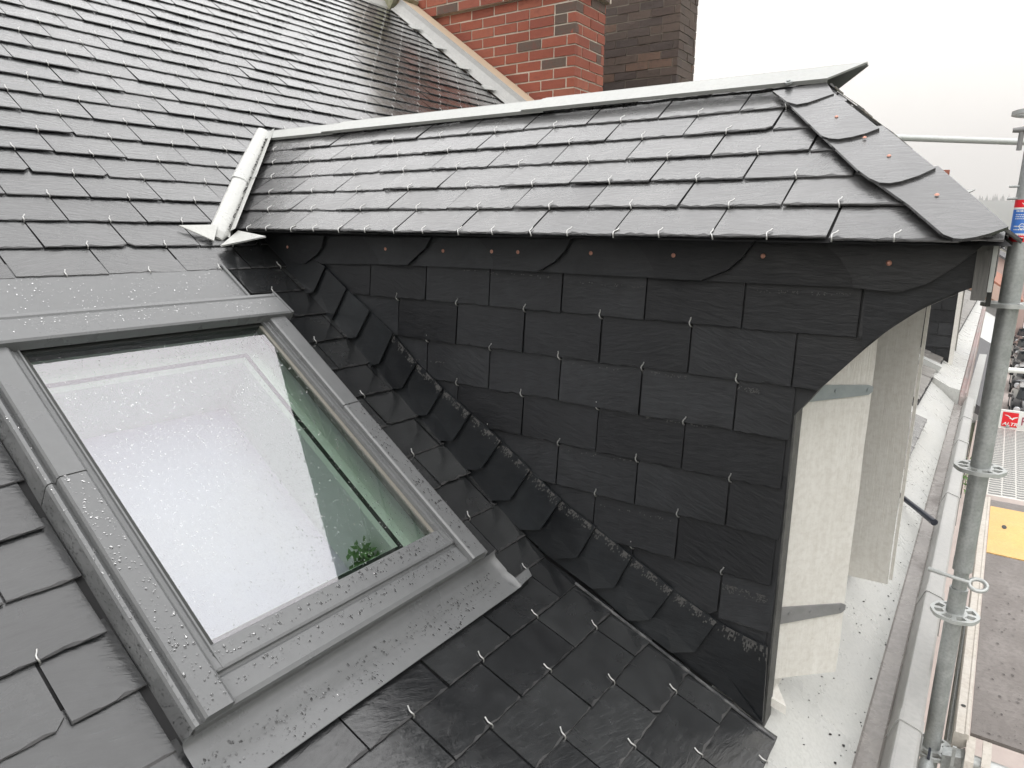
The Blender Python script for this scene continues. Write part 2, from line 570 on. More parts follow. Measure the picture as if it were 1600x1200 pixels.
def slate(mb, frame, x0, x1, s0, exp_, L, lo=None, hi=None, w0=0.0085, th=0.0048, seg=13, rough=0.0008, clipc=0.05, gap=0.0016, chip=0.004):
    """one slate; frame(x, s, w) -> point. lower edge at s0, top at s0+L; lo(x)/hi(x) trim it"""
    x0 += gap + rng.uniform(0, 0.0012)
    x1 -= gap + rng.uniform(0, 0.0012)
    if x1 - x0 < 0.012:
        return
    w0 = w0 + rng.uniform(-0.0012, 0.0030)
    slope = (w0 - 0.0025) / exp_
    tw = rng.uniform(-0.0018, 0.0018)
    sk = rng.uniform(-0.0022, 0.0022)
    n = max(2, int(round(seg * (x1 - x0) / 0.22)))
    xs = [x0 + (x1 - x0) * k / n for k in range(n + 1)]
    bs = [s0 + sk * (k / n - 0.5) * 2 + rng.uniform(-rough, rough) for k in range(n + 1)]
    for _ in range(rng.choice((0, 0, 1, 2))):
        bs[rng.randrange(n + 1)] += rng.uniform(0.001, 0.003)
    if rng.random() < clipc:
        bs[-1] += rng.uniform(0.006, 0.016)
    if rng.random() < clipc:
        bs[0] += rng.uniform(0.006, 0.016)
    cs = [b + chip * rng.choice((0.2, 0.3, 0.5, 0.8, 1.1, 1.7)) for b in bs]
    tops = [s0 + L] * (n + 1)
    if lo:
        bs = [max(b, lo(x)) for b, x in zip(bs, xs)]
        cs = [max(c, b + 0.0005) for c, b in zip(cs, bs)]
    if hi:
        tops = [min(t_, hi(x)) for t_, x in zip(tops, xs)]
    ang = rng.uniform(-0.35, 0.35) + (math.pi if rng.random() < 0.5 else 0)
    ca, sa = math.cos(ang), math.sin(ang)
    ou, ov = rng.uniform(-40, 40), rng.uniform(-40, 40)

    def uvp(x, s_):
        a, b = x - x0, s_ - s0
        return (ou + a * ca - b * sa, ov + a * sa + b * ca)

    def W(x, s_):
        return w0 - slope * (s_ - s0) + tw * ((x - x0) / (x1 - x0) - 0.5)
    k = 0
    while k <= n:
        while k <= n and tops[k] - cs[k] < 0.002:
            k += 1
        j = k
        while j + 1 <= n and tops[j + 1] - cs[j + 1] >= 0.002:
            j += 1
        if k <= n and j > k:
            I = range(k, j + 1)
            A = [frame(xs[i], bs[i], W(xs[i], bs[i]) - th) for i in I]
            B = [frame(xs[i], bs[i], W(xs[i], bs[i]) - 0.0016) for i in I]
            C = [frame(xs[i], cs[i], W(xs[i], cs[i])) for i in I]
            D = [frame(xs[i], tops[i], W(xs[i], tops[i])) for i in I]
            ua, ub2, uc, ud = [uvp(xs[i], bs[i] - 0.004) for i in I], [uvp(xs[i], bs[i]) for i in I], [uvp(xs[i], cs[i]) for i in I], [uvp(xs[i], tops[i]) for i in I]
            mb.grid([A, B], [ua, ub2])
            mb.grid([B, C], [ub2, uc], 1)
            mb.grid([C, D], [uc, ud])
            for i, f_ in ((k, 1), (j, 0)):
                q = [frame(xs[i], bs[i], W(xs[i], bs[i]) - th), frame(xs[i], tops[i], W(xs[i], tops[i]) - th), frame(xs[i], tops[i], W(xs[i], tops[i])), frame(xs[i], bs[i], W(xs[i], bs[i]) - 0.002)]
                mb.poly(q if not f_ else q[::-1], [uvp(xs[i], bs[i])] * 4)
        k = j + 1


def hook_mesh():
    mb = MB()
    mb.tube([(0.0012, -0.004, 0.004), (0.0010, -0.0030, 0.0085), (-0.0004, -0.0003, 0.0122), (-0.0022, 0.0045, 0.0134), (-0.0018, 0.0095, 0.0130), (0.0010, 0.0145, 0.0126), (0.0024, 0.0195, 0.0138)], 0.00155, 8)
    return mb.mesh("slate_hook")


HOOK = hook_mesh()
HOOK.materials.append(M['hook'])


def hook_matrix(o, x, y, z):
    m_ = Matrix((x, y, z)).transposed().to_4x4()
    m_.translation = o
    return m_


def place_hooks(spots, parent, limit=100):
    """spots: list of 4x4 matrices; the nearest as objects, the rest as one part"""
    spots = sorted(spots, key=lambda m_: m_.translation.length)
    first = None
    for m_ in spots[:limit]:
        if first is None:
            o = obj("slate_hook", HOOK, M['hook'], parent)
            first = o
        else:
            o = first.copy()
            COL.objects.link(o)
            o.parent = parent
        o.matrix_local = m_
    if len(spots) > limit:
        mb = MB()
        hv = [v_.co.copy() for v_ in HOOK.vertices]
        hf = [tuple(p_.vertices) for p_ in HOOK.polygons]
        for m_ in spots[limit:]:
            i = len(mb.v)
            mb.v += [tuple(m_ @ c) for c in hv]
            for f_ in hf:
                mb.f.append(tuple(i + a for a in f_))
                mb.uv.append([(0, 0)] * len(f_))
                mb.m.append(0)
                mb.sm.append(True)
        obj("distant_slate_hooks", mb, M['hook'], parent, kind="stuff")


def jit_hook(o, x, y, z):
    a = rng.uniform(-0.3, 0.3)
    x2 = x * math.cos(a) + y * math.sin(a)
    y2 = y * math.cos(a) - x * math.sin(a)
    return hook_matrix(o + x * rng.uniform(-0.004, 0.004), x2, y2, z)


# ------------------------------------------------------------------ big structure: street, ground, hill
GZ = -8.5
mb = MB()
mb.grid([[(-6000, -6000, GZ), (6000, -6000, GZ)], [(-6000, 6000, GZ), (6000, 6000, GZ)]])
obj("ground", mb, mat("meadow_ground", (0.1, 0.12, 0.08), 0.9, noise=(0.02, 0.7, (0.16, 0.15, 0.12))), kind="structure")
mb = MB()
mb.box((-0.3, -40, GZ - 0.05), (2.15, 140, GZ + 0.14))
obj("pavement", mb, mat("pinkish_paving", (0.5, 0.43, 0.4), 0.7, noise=[(3, 0.5, (0.58, 0.51, 0.47)), (0.6, 0.4, (0.42, 0.37, 0.35))]), kind="structure")
mb = MB()
mb.box((2.15, -40, GZ - 0.05), (9.5, 140, GZ + 0.004))
obj("road", mb, mat("street_asphalt", (0.09, 0.085, 0.085), 0.75, noise=(2, 0.5, (0.13, 0.125, 0.12))), kind="structure")

# hill with conifers on its ridge
mb = MB()
hr = random.Random(3)
rows = []
for j in range(9):
    row = []
    for i in range(70):
        a = R_(-40 + 1.3 * i)             # azimuth from +Y towards +X
        prof = 62 * math.exp(-((i - 29) / 12.0) ** 2) + 42 + 7 * math.sin(i * 0.7) + hr.uniform(-3, 3)
        h = prof * math.sin(j / 8 * math.pi) ** 0.8
        d = 1900 + j * 130
        row.append((d * math.sin(a), d * math.cos(a), GZ - 4 + h))
    rows.append(row)
mb.grid(rows, None, 0, True)
obj("hill", mb, mat("forest_hill", (0.045, 0.06, 0.045), 0.9, noise=(0.02, 0.6, (0.07, 0.085, 0.06))), kind="structure")
mb = MB()
for k in range(900):
    i = hr.uniform(14, 50)
    j = 4 + hr.uniform(-1.3, 1.0)
    i0 = int(i)
    j0 = int(j)
    p0 = V(rows[j0][i0]).lerp(V(rows[j0][i0 + 1]), i - i0).lerp(V(rows[j0 + 1][i0]).lerp(V(rows[j0 + 1][i0 + 1]), i - i0), j - j0)
    hh, rr = hr.uniform(8, 20), hr.uniform(2.5, 4.5)
    for a in range(5):
        a0, a1 = a * 1.2566, (a + 1) * 1.2566
        mb.poly([p0 + V((rr * math.cos(a0), rr * math.sin(a0), -3)), p0 + V((rr * math.cos(a1), rr * math.sin(a1), -3)), p0 + V((0, 0, hh))])
obj("hillside_wood", mb, mat("conifer", (0.03, 0.045, 0.03), 0.9), kind="stuff", label="dark conifers along the top of the far hill", cat="wood")

# ------------------------------------------------------------------ the house walls
M['render'] = mat("house_render", (0.5, 0.46, 0.4), 0.85, noise=(3, 0.5, (0.42, 0.39, 0.34)), bump=(60, 0.15))
hw = thing("house_walls", "pale rendered house facade under the slate roof and its gutter", "house wall", (-4, 1, GZ))
mb = MB()
mb.box((-9.0, -4.0, GZ), (-0.32, 5.3, -1.75))
obj("wall", mb, M['render'], hw)
mb = MB()
mb.box((-0.35, -4.0, -1.62), (-0.06, 5.3, -1.5))
mb.box((-0.33, -4.0, -1.75), (-0.14, 5.3, -1.624))
obj("cornice", mb, M['render'], hw)
for yy in (-2.4, -0.6, 1.2, 3.0):
    for zz in (-4.2, -7.2):
        mb = MB()
        mb.box((-0.36, yy, zz), (-0.29, yy + 1.0, zz + 1.7))
        wf = obj("window", mb, M['paint'], hw)
        mb = MB()
        mb.box((-0.31, yy + 0.08, zz + 0.08), (-0.28, yy + 0.92, zz + 1.62))
        obj("pane", mb, M['glassdark'], wf)
rebase(hw)

# ------------------------------------------------------------------ main slate roof
V0, V1 = -1.6, 5.02            # extent along the eaves
RIDGE_U = -5.19
SKY = (0.509, 1.302)            # skylight slot along the eaves
roof = thing("slate_roof", "large wet grey slate roof with steel slate hooks around the skylight", "roof", (-2.6, 1.6, -1.1))
mb = MB()


def deck(fr, a, b, c, d, w_=-0.002):
    mb.poly([fr(a, c, w_), fr(b, c, w_), fr(b, d, w_), fr(a, d, w_)])


SU0, SU1, SV0, SV1 = -1.27, -0.42, 0.59, 1.24
VD = -8.0
deck(F1, RIDGE_U, SU0, VD, V1)
deck(F1, SU1, UB, VD, V1)
deck(F1, SU0, SU1, VD, SV0)
deck(F1, SU0, SU1, SV1, V1)
deck(F2, 0, 0.64, VD, 1.50)
deck(F2, 0, 0.45, 1.50, 2.46)
deck(F2, 0, 0.64, 2.46, V1)
rp = F1(RIDGE_U, 0, 0)
mb.poly([F1(RIDGE_U, V0, -0.002), F1(RIDGE_U, V1 + 0.3, -0.002), (rp.x - 4.5, V1 + 0.3, rp.z - 3.2), (rp.x - 4.5, V0, rp.z - 3.2)])
obj("roof_deck", mb, M['deck_dark'], roof)

mb = MB()
hooks = []
EXP1 = 0.1207
LAM = 0.1745 * S


def cut_spans(x0, x1, holes):
    sp = [(x0, x1)]
    for a, b in holes:
        n_ = []
        for p, q in sp:
            if b <= p or a >= q:
                n_.append((p, q))
            else:
                if a > p:
                    n_.append((p, a))
                if b < q:
                    n_.append((b, q))
        sp = n_
    return sp


def dormer_span(xlow):
    """span along Y hidden inside the dormer for a row whose lower edge is at world X = xlow"""
    if xlow < -1.95:
        return None
    return (1.513, 2.46)


k = -32
while True:
    u0 = -1.541 + EXP1 * k
    if u0 > UB - 0.02:
        break
    if u0 - EXP1 > RIDGE_U - 0.2:
        ph = 0.568 * S + (LAM / 2 if k % 2 else 0)
        n0 = int((V0 - ph) / LAM) - 1
        while ph + LAM * n0 < V1:
            a, b = ph + LAM * n0, ph + LAM * (n0 + 1)
            n0 += 1
            if b < V0:
                continue
            b = min(b, V1)
            holes = []
            if u0 > -1.53:
                holes.append(SKY)
            P0 = F1(u0, 0, 0)
            ds = dormer_span(P0.x)
            if ds:
                holes.append(ds)
            for p, q in cut_spans(a, b, holes):
                slate(mb, lambda x, s_, w_: F1(-s_, x, w_), p, q, -u0, EXP1, EXP1 + 0.03)
            mid = (a + b) / 2
            if not any(h0 - 0.075 < mid < h1 + 0.03 for h0, h1 in holes):
                hooks.append(jit_hook(F1(u0, mid, 0), EY, -D1, N1))
    k += 1
EXP2 = 0.1157
for k in range(-1, 6):
    t0 = 0.1252 + EXP2 * k
    ph = 0.769 * S + (LAM / 2 if k % 2 else 0)
    n0 = int((V0 - ph) / LAM) - 1
    while ph + LAM * n0 < V1:
        a, b = ph + LAM * n0, ph + LAM * (n0 + 1)
        n0 += 1
        if b < V0:
            continue
        b = min(b, V1)
        holes = [(1.513, 2.46)]
        if t0 < 0.045:
            holes.append(SKY)
        for p, q in cut_spans(a, b, holes):
            L_ = EXP2 + 0.03 if k > 0 else (EXP2 + 0.012 if k == 0 else 0.1)
            slate(mb, lambda x, s_, w_: FL(-s_, x, w_), p, q, -t0, EXP2, L_)
        mid = (a + b) / 2
        if not any(h0 - 0.075 < mid < h1 + 0.03 for h0, h1 in holes):
            hooks.append(jit_hook(F2(t0, mid, 0), EY, -D2, N2))
obj("slate_covering", mb, [M['slate'], M['chip']], roof)
place_hooks(hooks, roof)
# ridge capping
mb = MB()
mb.sweep([(-0.11, -0.015), (-0.02, 0.025), (0.0, 0.035), (0.03, 0.02), (0.14, -0.11)], V0, V1 + 0.2, lambda u, v, w_: F1(RIDGE_U - v, u, w_))
obj("ridge_flashing", mb, M['zinc'], roof)
rebase(roof)

# ------------------------------------------------------------------ parapet coping at the gable
cop = thing("gable_coping", "pale timber coping board with zinc flashing running up the gable by the red chimney", "coping", tuple(F1(-3.6, 5.15, 0)))
mb = MB()
mb.box((-5.1, 5.06, 0.02), (-2.2, 5.3, 0.115), 0, F1)
obj("timber_board", mb, M['timber'], cop)
mb = MB()
mb.sweep([(4.99, 0.012), (5.02, 0.03), (5.05, 0.085), (5.057, 0.118), (5.07, 0.119)], -5.08, -2.2, F1)
mb.sweep([(5.07, 0.121), (5.0575, 0.12), (5.0515, 0.087), (5.02, 0.032), (4.99, 0.014)], -5.08, -2.2, F1)
obj("zinc_flashing", mb, M['zinc'], cop)
for k in range(5):
    u0 = -4.75 + 0.33 * k
    mb = MB()
    mb.prism([F1(u0, 4.92, 0.018), F1(u0 + 0.06, 4.92, 0.018), F1(u0 + 0.1, 5.01, 0.045), F1(u0 + 0.02, 5.01, 0.045)], N1 * 0.003)
    obj("flashing_clip", mb, M['zinc_pale'], cop)
mb = MB()
for a in range(1):
    c0 = F1(-5.3, 5.1, 0.1)
    pts = []
    mb.box((-5.24, 5.0, 0.0), (-5.10, 5.3, 0.15), 0, F1)
obj("ridge_stone", mb, mat("mossy_stone", (0.32, 0.3, 0.22), 0.9, noise=(20, 0.8, (0.14, 0.16, 0.07)), bump=(30, 0.5)), cop)
rebase(cop)


# ------------------------------------------------------------------ brick chimneys
def chimney(label, group, x0, x1, y0, y1, z0, z1, cw, ch, mort, bm, mm, corbel, jit, name="brick_chimney"):
    r2 = random.Random(hash(label) % 1000 if False else len(label))
    ch_t = thing(name, label, "chimney", ((x0 + x1) / 2, (y0 + y1) / 2, z0), group)
    core, br = MB(), MB()
    core.box((x0 + 0.006, y0 + 0.006, z0), (x1 - 0.006, y1 - 0.006, z1))
    if corbel:
        core.box((x0 - corbel + 0.006, y0 - corbel + 0.006, z0 + (int((z1 - z0) / ch) - 6) * ch + 0.011), (x1 + corbel - 0.006, y1 + corbel - 0.006, z1))
    nrow = int((z1 - z0) / ch)
    for k in range(nrow):
        z = z0 + k * ch
        e = corbel if k >= nrow - 6 and corbel else 0.0
        if e and k >= nrow - 6:
            e = corbel
        for ax in range(4):
            ln = (x1 - x0) if ax < 2 else (y1 - y0)
            pos = -(cw / 2 if (k + ax // 2) % 2 else 0.0)
            while pos < ln - 0.02:
                a, b = max(pos, 0), min(pos + cw - mort, ln)
                nxt = pos + cw
                if (k + ax) % 7 == 3 and r2.random() < 0.3:
                    b = min(pos + cw / 2 - mort, ln)
                    nxt = pos + cw / 2
                pos = nxt
                if b - a < 0.03:
                    continue
                o = r2.uniform(-jit, jit) + e
                dz = r2.uniform(-jit, jit) * 0.5
                zb, zt = z + mort + dz, z + ch + dz
                col = r2.random() * 0.8 if r2.random() > 0.1 else 1.0
                if corbel and k >= nrow - 4:
                    col = 1.0  # unseen top courses coloured dark to deepen their reflection in the wet slates
                if ax == 0:
                    q = (x0 + a - (e if a == 0 else 0), y0 - o, zb), (x0 + b + (e if b == ln else 0), y0 + 0.05, zt)
                elif ax == 1:
                    q = (x0 + a, y1 - 0.05, zb), (x0 + b, y1 + o, zt)
                elif ax == 2:
                    q = (x1 - 0.05, y0 + a + (0.0025 if a == 0 else 0), zb), (x1 + o, y0 + b, zt)
                else:
                    q = (x0 - o, y0 + a, zb), (x0 + 0.05, y0 + b, zt)
                lo, hi = q
                i0 = len(br.f)
                c = 0.004
                # bevelled brick: outer face inset
                x_0, y_0, z_0 = lo
                x_1, y_1, z_1 = hi
                jj = lambda: r2.uniform(-jit, jit) * 0.6
                P8 = [V((x_ + jj(), y_ + jj(), z_ + jj())) for z_ in (z_0, z_1) for y_ in (y_0, y_1) for x_ in (x_0, x_1)]
                for f_ in ((0, 2, 3, 1), (4, 5, 7, 6), (0, 1, 5, 4), (2, 6, 7, 3), (0, 4, 6, 2), (1, 3, 7, 5)):
                    br.poly([P8[k2] for k2 in f_], [(col, 0.5)] * 4)
    obj("mortar_core", core, mm, ch_t)
    obj("brickwork", br, bm, ch_t)
    cap = MB()
    cap.box((x0 - 0.05, y0 - 0.05, z1), (x1 + 0.05, y1 + 0.05, z1 + 0.08))
    obj("cap", cap, mm, ch_t)
    rebase(ch_t)
    return ch_t


chimney("red brick chimney with pale mortar standing behind the timber coping", None, -5.6, -3.15, 5.36, 5.86, 0.24, 2.48, 0.25, 0.083, 0.013, M['brick_r'], M['mortar_r'], 0.04, 0.0025)
chimney("dark sooty brown brick chimney behind the red one", None, -4.9, -3.03, 7.2, 7.66, 0.0, 2.75, 0.26, 0.082, 0.009, M['brick_d'], M['mortar_d'], 0.0, 0.004)

# ------------------------------------------------------------------ dormer
dor = thing("dormer", "near dormer clad in black slates with zinc ridge and hipped slate roof", "dormer", (-0.9, 1.98, -0.9))
RY = 2.02                                    # ridge line
RS = (RY - YE) / math.cos(AA)                # slope length eave to ridge
RZ = ZE + RS * math.sin(AA)
XF = -0.335                                  # front wall
HX = -0.462                                  # hip meets ridge


def mirror(p):
    return V((p[0], 2 * RY - p[1], p[2]))


def FB(x, s_, w_=0.0):
    return mirror(FA(x, s_, w_))


def xval(s_):                                # valley of plane A with the main roof
    z = ZE + s_ * math.sin(AA)
    return (-S - N1.z * z) / N1.x


def lo_v(x):
    a, b = xval(0), xval(RS)
    return (x - a) / (b - a) * RS if x < a else -9


def hi_h(x):
    return (0 - x) / (0 - HX) * RS if x > HX else 9


EXPD = 0.1113
LAD = 0.2225
for fr, tg in ((FA, 0), (FB, 1)):
    mb = MB()
    hk = []
    for k in range(0, 7):
        s0 = EXPD * k - 0.002
        ph = -0.283 + (LAD / 2 if k % 2 else 0)
        for n0 in range(-13, 3):
            a, b = ph + LAD * n0, ph + LAD * (n0 + 1)
            if a > 0.02:
                continue
            if b < xval(min(s0 + 0.1, RS)) + 0.02:
                continue
            slate(mb, fr, a, min(b, -0.01), s0, EXPD, min(EXPD + 0.03, RS - s0), lo_v, hi_h, seg=16, chip=0.005, rough=0.0008, w0=0.0075)
            mid = (a + b) / 2
            if tg == 0 and lo_v(mid) < s0 - 0.02 and s0 < RS - 0.1 and hi_h(mid) > s0 + 0.14:
                hk.append(jit_hook(FA(mid, s0, 0), V((1, 0, 0)), V((0, math.cos(AA), math.sin(AA))), NA))
            if tg == 0 and k == 0 and a > -2.1 and a < -0.15:
                hk.append(jit_hook(FA(a + 0.004, s0, -0.002), V((1, 0, 0)), V((0, math.cos(AA), math.sin(AA))), NA))
    obj("side_roof_slates", mb, [M['slate_dormer'], M['chip']], dor)
    if tg == 0:
        place_hooks(hk, dor)
# boarding under the slates, front hip
mb = MB()
C0, C1 = V((0, YE, ZE)), V((0, 2 * RY - YE, ZE))
RF, RB = V((HX, RY, RZ)), V((xval(RS), RY, RZ))
VL, VR = V((xval(0), YE, ZE)), V((xval(0), 2 * RY - YE, ZE))
dn = V((0, 0, -0.004))
mb.poly([VL + dn, C0 + dn, RF + dn, RB + dn])
mb.poly([C1 + dn, VR + dn, RB + dn, RF + dn])
mb.poly([C0 + dn, C1 + dn, RF + dn])
obj("roof_boarding", mb, M['deck_dark'], dor)
HA = math.atan2(RZ - ZE, -HX)
NH = V((math.sin(HA), 0, math.cos(HA)))


def FH(y, s_, w_=0.0):
    return V((0.004 - s_ * math.cos(HA), y, ZE + s_ * math.sin(HA))) + NH * w_


HS = (RZ - ZE) / math.sin(HA)
hw_ = RY - YE
mb = MB()
for k in range(0, 6):
    s0 = EXPD * k - 0.004
    for n0 in range(-4, 5):
        a = RY + 0.22 * n0 + (0.11 if k % 2 else 0)
        slate(mb, FH, a, a + 0.22, s0, EXPD, min(EXPD + 0.03, HS - s0), None, lambda y: HS * (1 - (abs(y - RY) - 0.012) / hw_), seg=8)
obj("front_hip_slates", mb, [M['slate_dormer'], M['chip']], dor)
# large hip border slates, traced on the side slope
hip_px = [
    [(1207, 142), (1291, 128), (1303, 146), (1283, 153), (1262, 160), (1245, 163), (1230, 159)],
    [(1221, 152), (1294, 138), (1374, 200), (1353, 208), (1330, 214), (1310, 217), (1296, 216), (1284, 212)],
    [(1280, 208), (1379, 196), (1462, 262), (1436, 274), (1408, 283), (1390, 286), (1374, 285), (1358, 278), (1340, 265)],
    [(1356, 275), (1466, 259), (1576, 354), (1548, 364), (1525, 370), (1505, 373), (1490, 372), (1474, 366), (1420, 320)],
]
for k, pl in enumerate(hip_px):
    mb = MB()
    n_ = len(pl)
    top = []
    for i, (x, y) in enumerate(pl):
        # lower edge proud, upper end tucked in
        t_ = (y - min(q[1] for q in pl)) / (max(q[1] for q in pl) - min(q[1] for q in pl))
        top.append(pA(x, y, 0.017 + 0.008 * t_))
    ou, ov = rng.uniform(-30, 30), rng.uniform(-30, 30)
    uv = [(ou + p.x, ov + p.y) for p in top]
    mb.prism(top, -NA * 0.006, 0, uv)
    hs = obj("hip_border_slate", mb, M['slate_dormer'], dor)
    if k:
        nails = {1: [(1307, 182)], 2: [(1351, 214.5), (1389, 243)], 3: [(1464, 304)]}[k]
        for nx, ny in nails:
            mbn = MB()
            c = pA(nx, ny, 0.023)
            ax = V((1, 0, 0))
            ay = NA.cross(ax)
            ringo = [c + (ax * math.cos(a) + ay * math.sin(a)) * 0.0042 for a in [q * math.pi / 5 for q in range(10)]]
            ringi = [c + NA * 0.0016 + (ax * math.cos(a) + ay * math.sin(a)) * 0.0024 for a in [q * math.pi / 5 for q in range(10)]]
            mbn.grid([ringo, ringi], None, 0, True, True)
            mbn.poly(ringi)
            obj("copper_nail", mbn, M['copper'], hs)

# zinc ridge: three lapped lengths
rw = 0.066


def ridge_piece(xa, xb, lift, cut, name, c0=0.0):
    mb_ = MB()
    sA = RS - rw
    for sgn in (0, 1):
        f_ = FA if sgn == 0 else FB
        for th_ in (0.0, -0.0035):
            q = [f_(xa, sA, 0.019 + lift + th_), f_(xb - cut, sA, 0.019 + lift + th_), f_(xb, RS, 0.020 + lift + th_), f_(xa + c0, RS, 0.020 + lift + th_)]
            if (sgn == 1) != (th_ < 0):
                q = q[::-1]
            mb_.poly(q)
        # turned-down drip on the lower edge
        q = [f_(xa, sA, 0.019 + lift), f_(xa, sA, 0.008 + lift), f_(xb - cut, sA, 0.008 + lift), f_(xb - cut, sA, 0.019 + lift)]
        mb_.poly(q if sgn == 0 else q[::-1])
        mb_.poly([f_(xb - cut, sA, 0.0195 + lift), f_(xb - cut, sA, 0.0145 + lift), f_(xb, RS, 0.0155 + lift), f_(xb, RS, 0.0205 + lift)])
    # small welt along the apex
    top_ = [FA(x, RS, 0.020 + lift).lerp(FB(x, RS, 0.020 + lift), 0.5) + V((0, 0, 0.0006)) for x in (xa + c0, xb)]
    mb_.poly([f_(xa, sA, 0.019 + lift), f_(xa, sA, 0.0145 + lift), f_(xa + c0, RS, 0.0155 + lift), f_(xa + c0, RS, 0.020 + lift)])
    mb_.tube(top_, 0.004, 8)
    return obj(name, mb_, M['zinc_pale'], dor)


ridge_piece(-2.76, -2.24, 0.0, 0.0, "ridge_zinc")
ridge_piece(-2.30, -1.26, 0.0045, 0.0, "ridge_zinc", 0.06)
rz = ridge_piece(-1.34, -0.352, 0.009, 0.075, "ridge_zinc", 0.05)
mb = MB()
c = pA(1232, 127, 0.032)
mb.tube([c - NA * 0.006, c], 0.009, 10)
mb.tube([c, c + NA * 0.004], 0.005, 8)
obj("screw", mb, M['galv'], rz)

# cheek wall body
mb = MB()
th_w = 0.045
xs = [-2.0 + 0.0555 * k for k in range(31)]


def roof_z(x):
    return F1(0, 0, 0).z + 0 if False else ((-S - N1.x * x) / N1.z if x < B0.x else B0.z - (x - B0.x) * math.tan(TH2))


def fin(name, y0, y1, m_, parent):
    mb_ = MB()
    pts = [(-2.06, -0.02)] + [(x, roof_z(x) - 0.03) for x in (-2.02, -1.5, B0.x, XF)] + [(XF, -0.383)]
    pts += [(q.x, q.z) for q in (pc(*a) for a in BR)] + [(-0.045, -0.02)]
    mb_.prism([V((x, y0, z)) for x, z in pts], (0, y1 - y0, 0))
    return obj(name, mb_, m_, parent)


BR = [(1255, 635), (1278, 610), (1320, 572), (1355, 541), (1390, 513), (1439, 482), (1485, 462), (1532, 445)]
M['board'] = mat("dark_board", (0.02, 0.021, 0.023), 0.6)
fin("cheek_boarding", YC + 0.002, YC + 0.06, M['board'], dor)
fin("cheek_boarding", 2 * RY - YC - 0.06, 2 * RY - YC - 0.002, M['board'], dor)
bx = [pc(*a) for a in BR]


def curve_z(x):
    if x < XF:
        return None
    pts = [(XF, -0.383)] + [(q.x, q.z) for q in bx]
    for a, b in zip(pts, pts[1:]):
        if a[0] <= x <= b[0] and b[0] > a[0]:
            return a[1] + (b[1] - a[1]) * (x - a[0]) / (b[0] - a[0])
    return pts[-1][1]


def cheek_lo(x):
    return roof_z(x) + 0.005 if x <= XF else curve_z(x) - 0.002


FZ = -0.112
for side in (0, 1):
    fr = (lambda x, s_, w_: FC(x, s_, w_)) if side == 0 else (lambda x, s_, w_: mirror(FC(x, s_, w_)))
    mb = MB()
    hk = []
    for k in range(0, 9):
        z0 = -0.204 - 0.1155 * k
        ph = -0.229 + (0.1145 if k % 2 else 0)
        for n0 in range(-9, 3):
            a, b = ph + 0.229 * n0, ph + 0.229 * (n0 + 1)
            if a > -0.03:
                continue
            parts = [(a, b)]
            if a < XF < b and z0 + 0.02 < -0.383:
                parts = [(a, XF + 0.001)]
            elif a >= XF - 0.001 and z0 + 0.13 < -0.383:
                continue
            for p, q in parts:
                slate(mb, fr, p, min(q, -0.04), z0, 0.1155, 0.1155 + 0.03 if k else 0.105, cheek_lo, None, seg=14, rough=0.0007, chip=0.003, w0=0.011, clipc=0.04)
            mid = (a + b) / 2
            if side == 0 and mid < XF - 0.05 and z0 - 0.0 > roof_z(mid) + 0.11 and z0 > -1.1:
                hk.append(jit_hook(FC(mid, z0 - 0.004, -0.002), V((1, 0, 0)), V((0, 0, 1)), V((0, -1, 0))))
            if side == 0 and k < 2 and XF <= mid < -0.2 and z0 > (cheek_lo(mid) or 0) + 0.02:
                hk.append(jit_hook(FC(mid, z0 - 0.004, -0.002), V((1, 0, 0)), V((0, 0, 1)), V((0, -1, 0))))
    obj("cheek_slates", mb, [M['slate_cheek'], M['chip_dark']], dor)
    if side == 0:
        place_hooks(hk, dor)

# scalloped frieze slates under the eave; every other one is a bowl that laps its neighbours
curves = [
    [(423, 364), (437, 382), (447, 400), (447, 409)],
    [(506, 369), (502, 386), (494, 398), (475, 412)],
    [(566, 370), (579, 386), (590, 402), (592, 413)],
    [(673, 371), (664, 388), (654, 397), (636, 414)],
    [(746, 372), (760, 388), (770, 406), (770, 421)],
    [(892, 373), (882, 392), (866, 409), (840, 424)],
    [(988, 374), (1006, 395), (1021, 421), (1021, 435)],
    [(1179, 376), (1160, 402), (1136, 422), (1094, 438)],
    [(1285, 378), (1312, 403), (1331, 434), (1333, 450)],
    [(1538, 382), (1500, 412), (1450, 443), (1403, 457)],
]
nails = {0: [(449, 386)], 1: [], 2: [(528, 388.5)], 3: [(602, 389)], 4: [(692, 392)], 5: [(768, 393), (809, 394)], 6: [(923, 395.5)], 7: [(1052, 399)], 8: [(1192, 400)], 9: [(1389, 411)]}
nails = {-1: [(411, 381)], 0: [(449, 386)], 1: [(528, 388.5)] if False else [], 2: [(602, 389)], 3: [(692, 392)], 4: [(768, 393), (809, 394)], 5: [(923, 395.5)], 6: [(1052, 399)], 7: [(1192, 400)], 8: [(1389, 411)]}
left = [(372, 360), (380, 378), (390, 390), (402, 402)]
cs = [left] + curves
